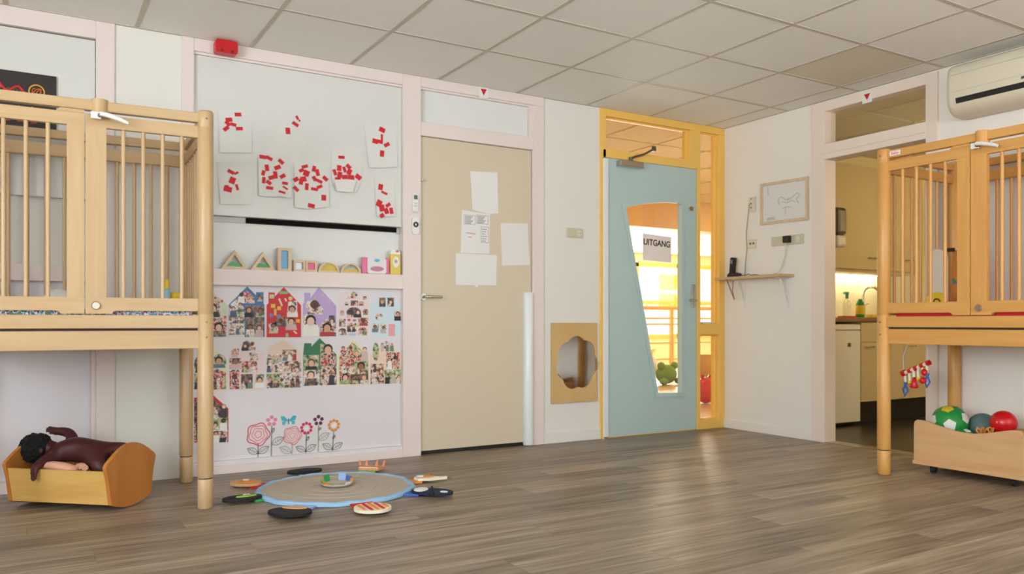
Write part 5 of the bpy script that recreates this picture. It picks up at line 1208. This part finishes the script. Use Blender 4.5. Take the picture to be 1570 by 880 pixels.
def skin_body(name, chains, mt, parent, sub=2):
    # chains: list of lists of (x, y, z, r); the first vertex of the first chain is the root, shared points are merged
    bm = bmesh.new(); lay = bm.verts.layers.skin.verify(); idx = {}
    def vert(p):
        k = tuple(round(c, 4) for c in p[:3])
        if k not in idx:
            v = bm.verts.new(p[:3]); v[lay].radius = (p[3], p[3]); v[lay].use_root = (len(idx) == 0); idx[k] = v
        return idx[k]
    for ch in chains:
        vs = [vert(p) for p in ch]
        for a, b in zip(vs, vs[1:]):
            if not bm.edges.get((a, b)): bm.edges.new((a, b))
    me = bpy.data.meshes.new(name); bm.to_mesh(me); bm.free()
    me.materials.append(MATS[mt])
    o = bpy.data.objects.new(name, me); COL.objects.link(o)
    sk = o.modifiers.new('skin', 'SKIN'); sk.use_smooth_shade = True
    sb = o.modifiers.new('subdivision', 'SUBSURF'); sb.levels = sub; sb.render_levels = sub
    dg = bpy.context.evaluated_depsgraph_get(); me2 = bpy.data.meshes.new_from_object(o.evaluated_get(dg))
    for p in me2.polygons: p.use_smooth = True
    bpy.data.objects.remove(o)
    o = bpy.data.objects.new(name, me2); COL.objects.link(o); o.parent = parent
    return o
# brown doll lying prone across the cradle, head hanging over the near end (cradle-local metres)
dl = thing('baby_doll', 'dark brown baby doll with black curly hair lying in the cradle', 'doll', (ccx, ccy, 0), CRZ)
def hand(w_, d, n_, r):                     # palm and five short fingers from wrist w_, direction d, side n_
    w_ = Vector(w_); d = Vector(d).normalized(); n_ = Vector(n_).normalized(); out = []
    palm = w_+d*.020
    out.append([(*w_, r), (*palm, r*1.25)])
    for k, (s, L_) in enumerate(((-.011, .022), (-.004, .027), (.004, .026), (.011, .020))):
        a = palm+n_*s+d*.006; out.append([(*palm, r*1.25), (*a, .0052), (*(a+d*L_*.6), .0045), (*(a+d*L_+Vector((0, 0, -.006))), .0035)])
    a = palm-d*.006-n_*.014; out.append([(*palm, r*1.25), (*a, .0055), (*(a+d*.014-n_*.006), .004)])
    return out
pel = (.075, .02, .232, .062)
ch = [[pel, (.02, .02, .250, .064), (-.04, .015, .258, .066), (-.095, .01, .258, .056), (-.14, .0, .258, .030), (-.18, -.01, .26, .046), (-.225, -.018, .262, .052)]]
# far arm bent up and back over the head
ch += [[(-.095, .01, .258, .056), (-.105, .075, .285, .032), (-.135, .098, .318, .028), (-.175, .095, .330, .025), (-.205, .08, .332, .018)]]+hand((-.205, .08, .332), (-.85, -.2, .25), (.2, .3, .9), .015)
# near arm reaching down over the side board
ch += [[(-.095, .01, .258, .056), (-.10, -.06, .235, .033), (-.096, -.115, .222, .029), (-.092, -.155, .216, .023), (-.09, -.188, .200, .016)]]+hand((-.09, -.188, .200), (-.05, -.12, -.95), (.9, -.1, 0), .013)
# legs, bent at the knee
ch += [[pel, (.12, .055, .25, .050), (.165, .075, .255, .040), (.20, .07, .248, .032), (.222, .055, .250, .022), (.232, .05, .272, .019)]]
ch += [[pel, (.105, -.03, .215, .050), (.14, -.07, .200, .042), (.18, -.055, .165, .031), (.21, -.02, .15, .022), (.222, -.02, .17, .020)]]
skin_body('body', ch, 'doll_brown', dl)
q = M(); rr = random.Random(3)
q.ball((-.228, -.022, .264), .072, (1, 1, .96), 22, 14)
for i in range(320):
    z = rr.uniform(-1, 1); a = rr.uniform(0, 2*PI); s = math.sqrt(1-z*z)
    if s*math.cos(a) > .75: continue
    q.ball((-.228+.070*s*math.cos(a), -.022+.070*s*math.sin(a), .264+.067*z), rr.uniform(.006, .010), n=6, k=4)
q.build('hair', 'doll_hair', dl, local=True)
for s in (-1, 1): q = M(); q.ball((-.170, -.012+s*.050, .258), .012, (1, .6, 1.2), 10, 8); q.build('ear', 'doll_brown', dl, local=True)
# pale doll underneath, arms and legs showing
d2_ = thing('baby_doll', 'pale baby doll lying underneath the brown doll', 'doll', (ccx, ccy, 0), CRZ)
pel = (-.02, -.02, .092, .038)
ch = [[pel, (.04, -.03, .092, .042), (.09, -.03, .092, .040), (.13, -.03, .092, .025), (.165, -.03, .095, .038), (.195, -.03, .095, .040)]]
ch += [[pel, (-.01, -.062, .13, .032), (.055, -.108, .178, .028), (.0, -.122, .196, .026), (-.055, -.13, .206, .021), (-.088, -.136, .202, .018), (-.10, -.138, .222, .016)]]
ch += [[pel, (-.06, .0, .10, .034), (-.03, .02, .12, .028), (.0, -.04, .155, .024), (.03, -.075, .165, .016)]]
ch += [[(.09, -.03, .092, .040), (.085, -.085, .11, .022), (.045, -.085, .19, .021), (.085, -.105, .205, .015)]]+hand((.085, -.105, .205), (.8, -.4, -.2), (.3, .8, .3), .011)
ch += [[(.09, -.03, .092, .040), (.10, .04, .09, .022), (.12, .08, .085, .016)]]
skin_body('body', ch, 'doll_pale', d2_)
q = M(); q.ball((.20, -.03, .103), .046, (1, 1, .9), 16, 10); q.build('hair', cm((150, 110, 70)), d2_, local=True)

# ---- wheeled toy box under the orange playpen
bx0, bx1, by0, by1 = -.50, -.11, -2.592, -1.985
t = thing('toy_box', 'light wooden toy box on black castors with a curved front edge', 'toy box', (-.3, -2.29, 0))
def wavy(y0, y1, zb):
    pts = [(y1, zb), (y0, zb)]; n = 24; W = y1-y0
    pts += [(y0, .272), (y0+.006, .292), (y0+.020, .302)]
    for i in range(n+1):
        u = i/n; z = .302-.044*math.sin(PI*min(1, max(0, (u-.04)/.92)))**1.3
        pts.append((y0+.03+(W-.06)*u, z))
    pts += [(y1-.020, .302), (y1-.006, .292), (y1, .272)]
    return pts
for a in (bx0, bx1-.016): M().prism(wavy(by0, by1, .045), 'yz', a, a+.016).build('front_board' if a == bx0 else 'back_board', 'box_wood', t, bevel=.003)
for a in (by0+.004, by1-.020): M().box(bx0+.0165, bx1-.0165, a, a+.016, .045, .255).build('end_board', 'box_wood', t, bevel=.002)
M().box(bx0+.0165, bx1-.0165, by0+.021, by1-.021, .05, .062).build('bottom_board', 'box_wood', t)
M().box(bx0-.010, bx0-.0005, by0-.004, by1+.004, .045, .068).build('base_strip', 'box_wood', t, bevel=.003)
for x in (bx0+.05, bx1-.05):
    for y in (by0+.07, by1-.09):
        q = M(); q.cyl((x, y-.011, .021), (x, y+.011, .021), .021, n=16); c_ = q.build('castor', 'rubber', t)
        q = M(); q.box(x-.012, x+.012, y-.016, y-.0112, .015, .05); q.box(x-.012, x+.012, y+.0112, y+.016, .015, .05); q.box(x-.012, x+.012, y-.016, y+.016, .0445, .05); q.build('fork', 'rubber', c_)
# green football with white pentagon patches
def football(c, R, label, patch_mats, face, base):
    t = thing('football', label, 'ball', (c[0], c[1], c[2]-R))
    bm = bmesh.new(); bmesh.ops.create_icosphere(bm, subdivisions=1, radius=1.0)
    dirs = [v.co.normalized() for v in bm.verts]; bm.free()
    bm = bmesh.new(); bmesh.ops.create_icosphere(bm, subdivisions=4, radius=R); me = bpy.data.meshes.new('cover'); bm.to_mesh(me); bm.free()
    for p in me.polygons: p.use_smooth = True
    me.materials.append(MATS[base]); o = bpy.data.objects.new('cover', me); COL.objects.link(o); o.parent = t; o.location = (0, 0, R)
    phi = (1+5**.5)/2
    ico = [Vector(v).normalized() for v in [(0, a, b*phi) for a in (-1, 1) for b in (-1, 1)]+[(a, b*phi, 0) for a in (-1, 1) for b in (-1, 1)]+[(b*phi, 0, a) for a in (-1, 1) for b in (-1, 1)]]
    # turn the ball so that one patch looks along 'face' and the next one above it
    a0 = ico[0]; b0 = sorted(ico, key=lambda w_: (w_-a0).length)[1]
    def frame(u, v_): u = u.normalized(); n_ = u.cross(v_).normalized(); return Matrix((u, n_.cross(u), n_)).transposed()
    Rm = frame(Vector(face[0]), Vector(face[1])) @ frame(a0, b0).transposed()
    for i, v in enumerate(ico):
        nb = sorted(ico, key=lambda w_: (w_-v).length)[1:6]
        ax = v.orthogonal().normalized(); ay = v.cross(ax)
        nb.sort(key=lambda w_: math.atan2(w_.dot(ay), w_.dot(ax)))
        corners = [(v*2+w_).normalized() for w_ in nb]
        q = M(); vs = [v]; rings = 4
        for k in range(1, rings+1):
            for j in range(5):
                for s_ in range(k):
                    a = corners[j]; b = corners[(j+1) % 5]
                    p = v*(1-k/rings)+(a*(1-s_/k)+b*(s_/k))*(k/rings); vs.append(p.normalized())
        def ix(k, m_): return 0 if k == 0 else 1+5*(k-1)*k//2+(m_ % (5*k))
        fs = []
        for k in range(1, rings+1):
            for j in range(5):
                for s_ in range(k):
                    fs.append((ix(k, j*k+s_), ix(k, j*k+s_+1), ix(k-1, j*(k-1)+s_)))
                    if s_ < k-1: fs.append((ix(k-1, j*(k-1)+s_), ix(k, j*k+s_+1), ix(k-1, j*(k-1)+s_+1)))
        pts = [Rm @ p*(R+.0018) for p in vs]
        q.add([(p.x, p.y, p.z+R) for p in pts], fs, 0, True)
        q.build('pentagon_patch', patch_mats(Rm @ v), t, local=True)
    return t
football((-.345, -2.108, .285), .100, 'large green football with white pentagons in the toy box', lambda d: 'ball_yellow' if d.z > .8 else 'ball_white', ((-.84, -.50, -.02), (-.1, .1, 1)), 'ball_green')
football((-.42, -2.238, .214), .055, 'small green football half buried in the toy box', lambda d: 'ball_white', ((-.84, -.40, .12), (.3, -.2, 1)), 'ball_green')
q = M(); q.ball((-.215, -2.225, .265), .080, n=24, k=16); single(q.build('rubber_ball', 'ball_teal'), 'mottled grey-teal ball next to the green football', 'ball')
t = thing('red_ball', 'glossy red ball lying on the toys in the box', 'ball', (-.30, -2.385, .24))
q = M(); q.ball((-.30, -2.385, .312), .068, n=28, k=18); q.build('cover', 'red_plastic', t)
q = M(); q.cyl((-.369, -2.385, .32), (-.3675, -2.385, .32), .006, n=10); q.build('valve', cm((236, 120, 110)), t)
q = M(); rr = random.Random(6); pts = []
for i in range(40):
    a = i*.62; pts.append((-.395+.032*math.sin(a*.7)+.006*rr.random(), -2.338-.034*math.cos(a*.45), .262+.016*math.sin(a*1.3)+.01*rr.random()))
q.tube(pts, .005, 6); single(q.build('beaded_string', 'felt_orange'), 'tangled orange string between the balls in the toy box', 'string')
q = M(); q.ball((-.45, -2.42, .238), .026, (1, 1.2, .9)); single(q.build('toy_bead', 'felt_red'), 'dark red bead toy beside the orange string', 'toy')
t = thing('toy_rings', 'flat brown wooden toy plate lying across the toy box', 'toy', (-.36, -2.37, .22))
q = M(); q.prism(disc(-.30, -2.38, .12, .10, 20), 'xy', .222, .232); q.build('plate', 'cradle_end', t)
q = M(); q.torus((-.30, -2.38, .234), .09, .004, 'z'); q.build('rim', 'cradle_end', t)
t = thing('soft_block', 'small green and white soft toy at the end of the box', 'toy', (-.40, -2.51, .22))
q = M(); q.ball((-.42, -2.495, .245), .032, (1, 1.1, .9)); q.build('body', 'ball_green', t)
q = M(); q.ball((-.42, -2.535, .25), .026, (1, 1, 1)); q.build('head', 'ball_white', t)
q = M(); q.box(-.46, -.15, -2.56, -2.01, .0625, .155); single(q.build('folded_blanket', 'felt_tan', bevel=.02), 'folded tan blanket filling the bottom of the toy box', 'blanket')

# ---- rattle bar hanging from the orange playpen
ra, rb = Vector((-.52, -1.935, .570)), Vector((-.52, -2.085, .637))
t = thing('rattle_bar', 'hanging baby rattle bar with red beads and blue loops', 'toy', (-.52, -2.05, .40))
dirv = (rb-ra)
q = M(); q.tube([ra, rb], .011, 10); bar = q.build('bar', 'felt_cream', t)
for k in range(5):
    p = ra+dirv*(k/4); d = dirv.normalized()
    q = M(); q.cyl(p-d*.010, p+d*.010, .0155 if k not in (0,) else .02, n=12); q.build('red_band', 'red_plastic', bar)
for p in (ra, rb): q = M(); q.tube([p, p+Vector((.0, .004, .10)), Vector((p.x, min(p.y, -2.0), .849))], .003, 6); q.build('hanging_cord', 'felt_white', t)
for k in range(6):
    p = ra+dirv*((k+.3)/5.6); l = .05
    q = M(); q.tube([p, p+Vector((0, 0, -.03)), p+Vector((0, -.003, -.058))], .0085, 8); sc_ = q.build('strap', 'felt_cream', t)
    e = p+Vector((0, -.003, -.062))
    if k in (0, 5): q = M(); q.ball((e.x, e.y, e.z), .011); q.tube([e+Vector((0, .0, -.008)), e+Vector((0, .016, -.04)), e+Vector((0, .004, -.075)), e+Vector((0, -.014, -.045)), e+Vector((0, 0, -.008))], .006, 8); q.build('blue_loop', 'felt_blue', sc_)
    if k in (1, 3): q = M(); q.ball((e.x, e.y, e.z-.004), .012); q.build('yellow_bead', 'felt_yellow', sc_)
    if k == 2: q = M(); q.lathe([(0, .03), (.008, .026), (.012, .0), (.026, -.03), (.02, -.038), (0, -.04)], (e.x, e.y, e.z-.01), 14); q.build('red_bell', 'red_plastic', sc_)
    if k == 4: q = M(); q.ball((e.x, e.y, e.z-.025), .020); q.build('red_bead', 'red_plastic', sc_)
q = M(); q.ball((rb.x, rb.y+.02, rb.z-.055), .022); q.build('red_bead', 'red_plastic', t)
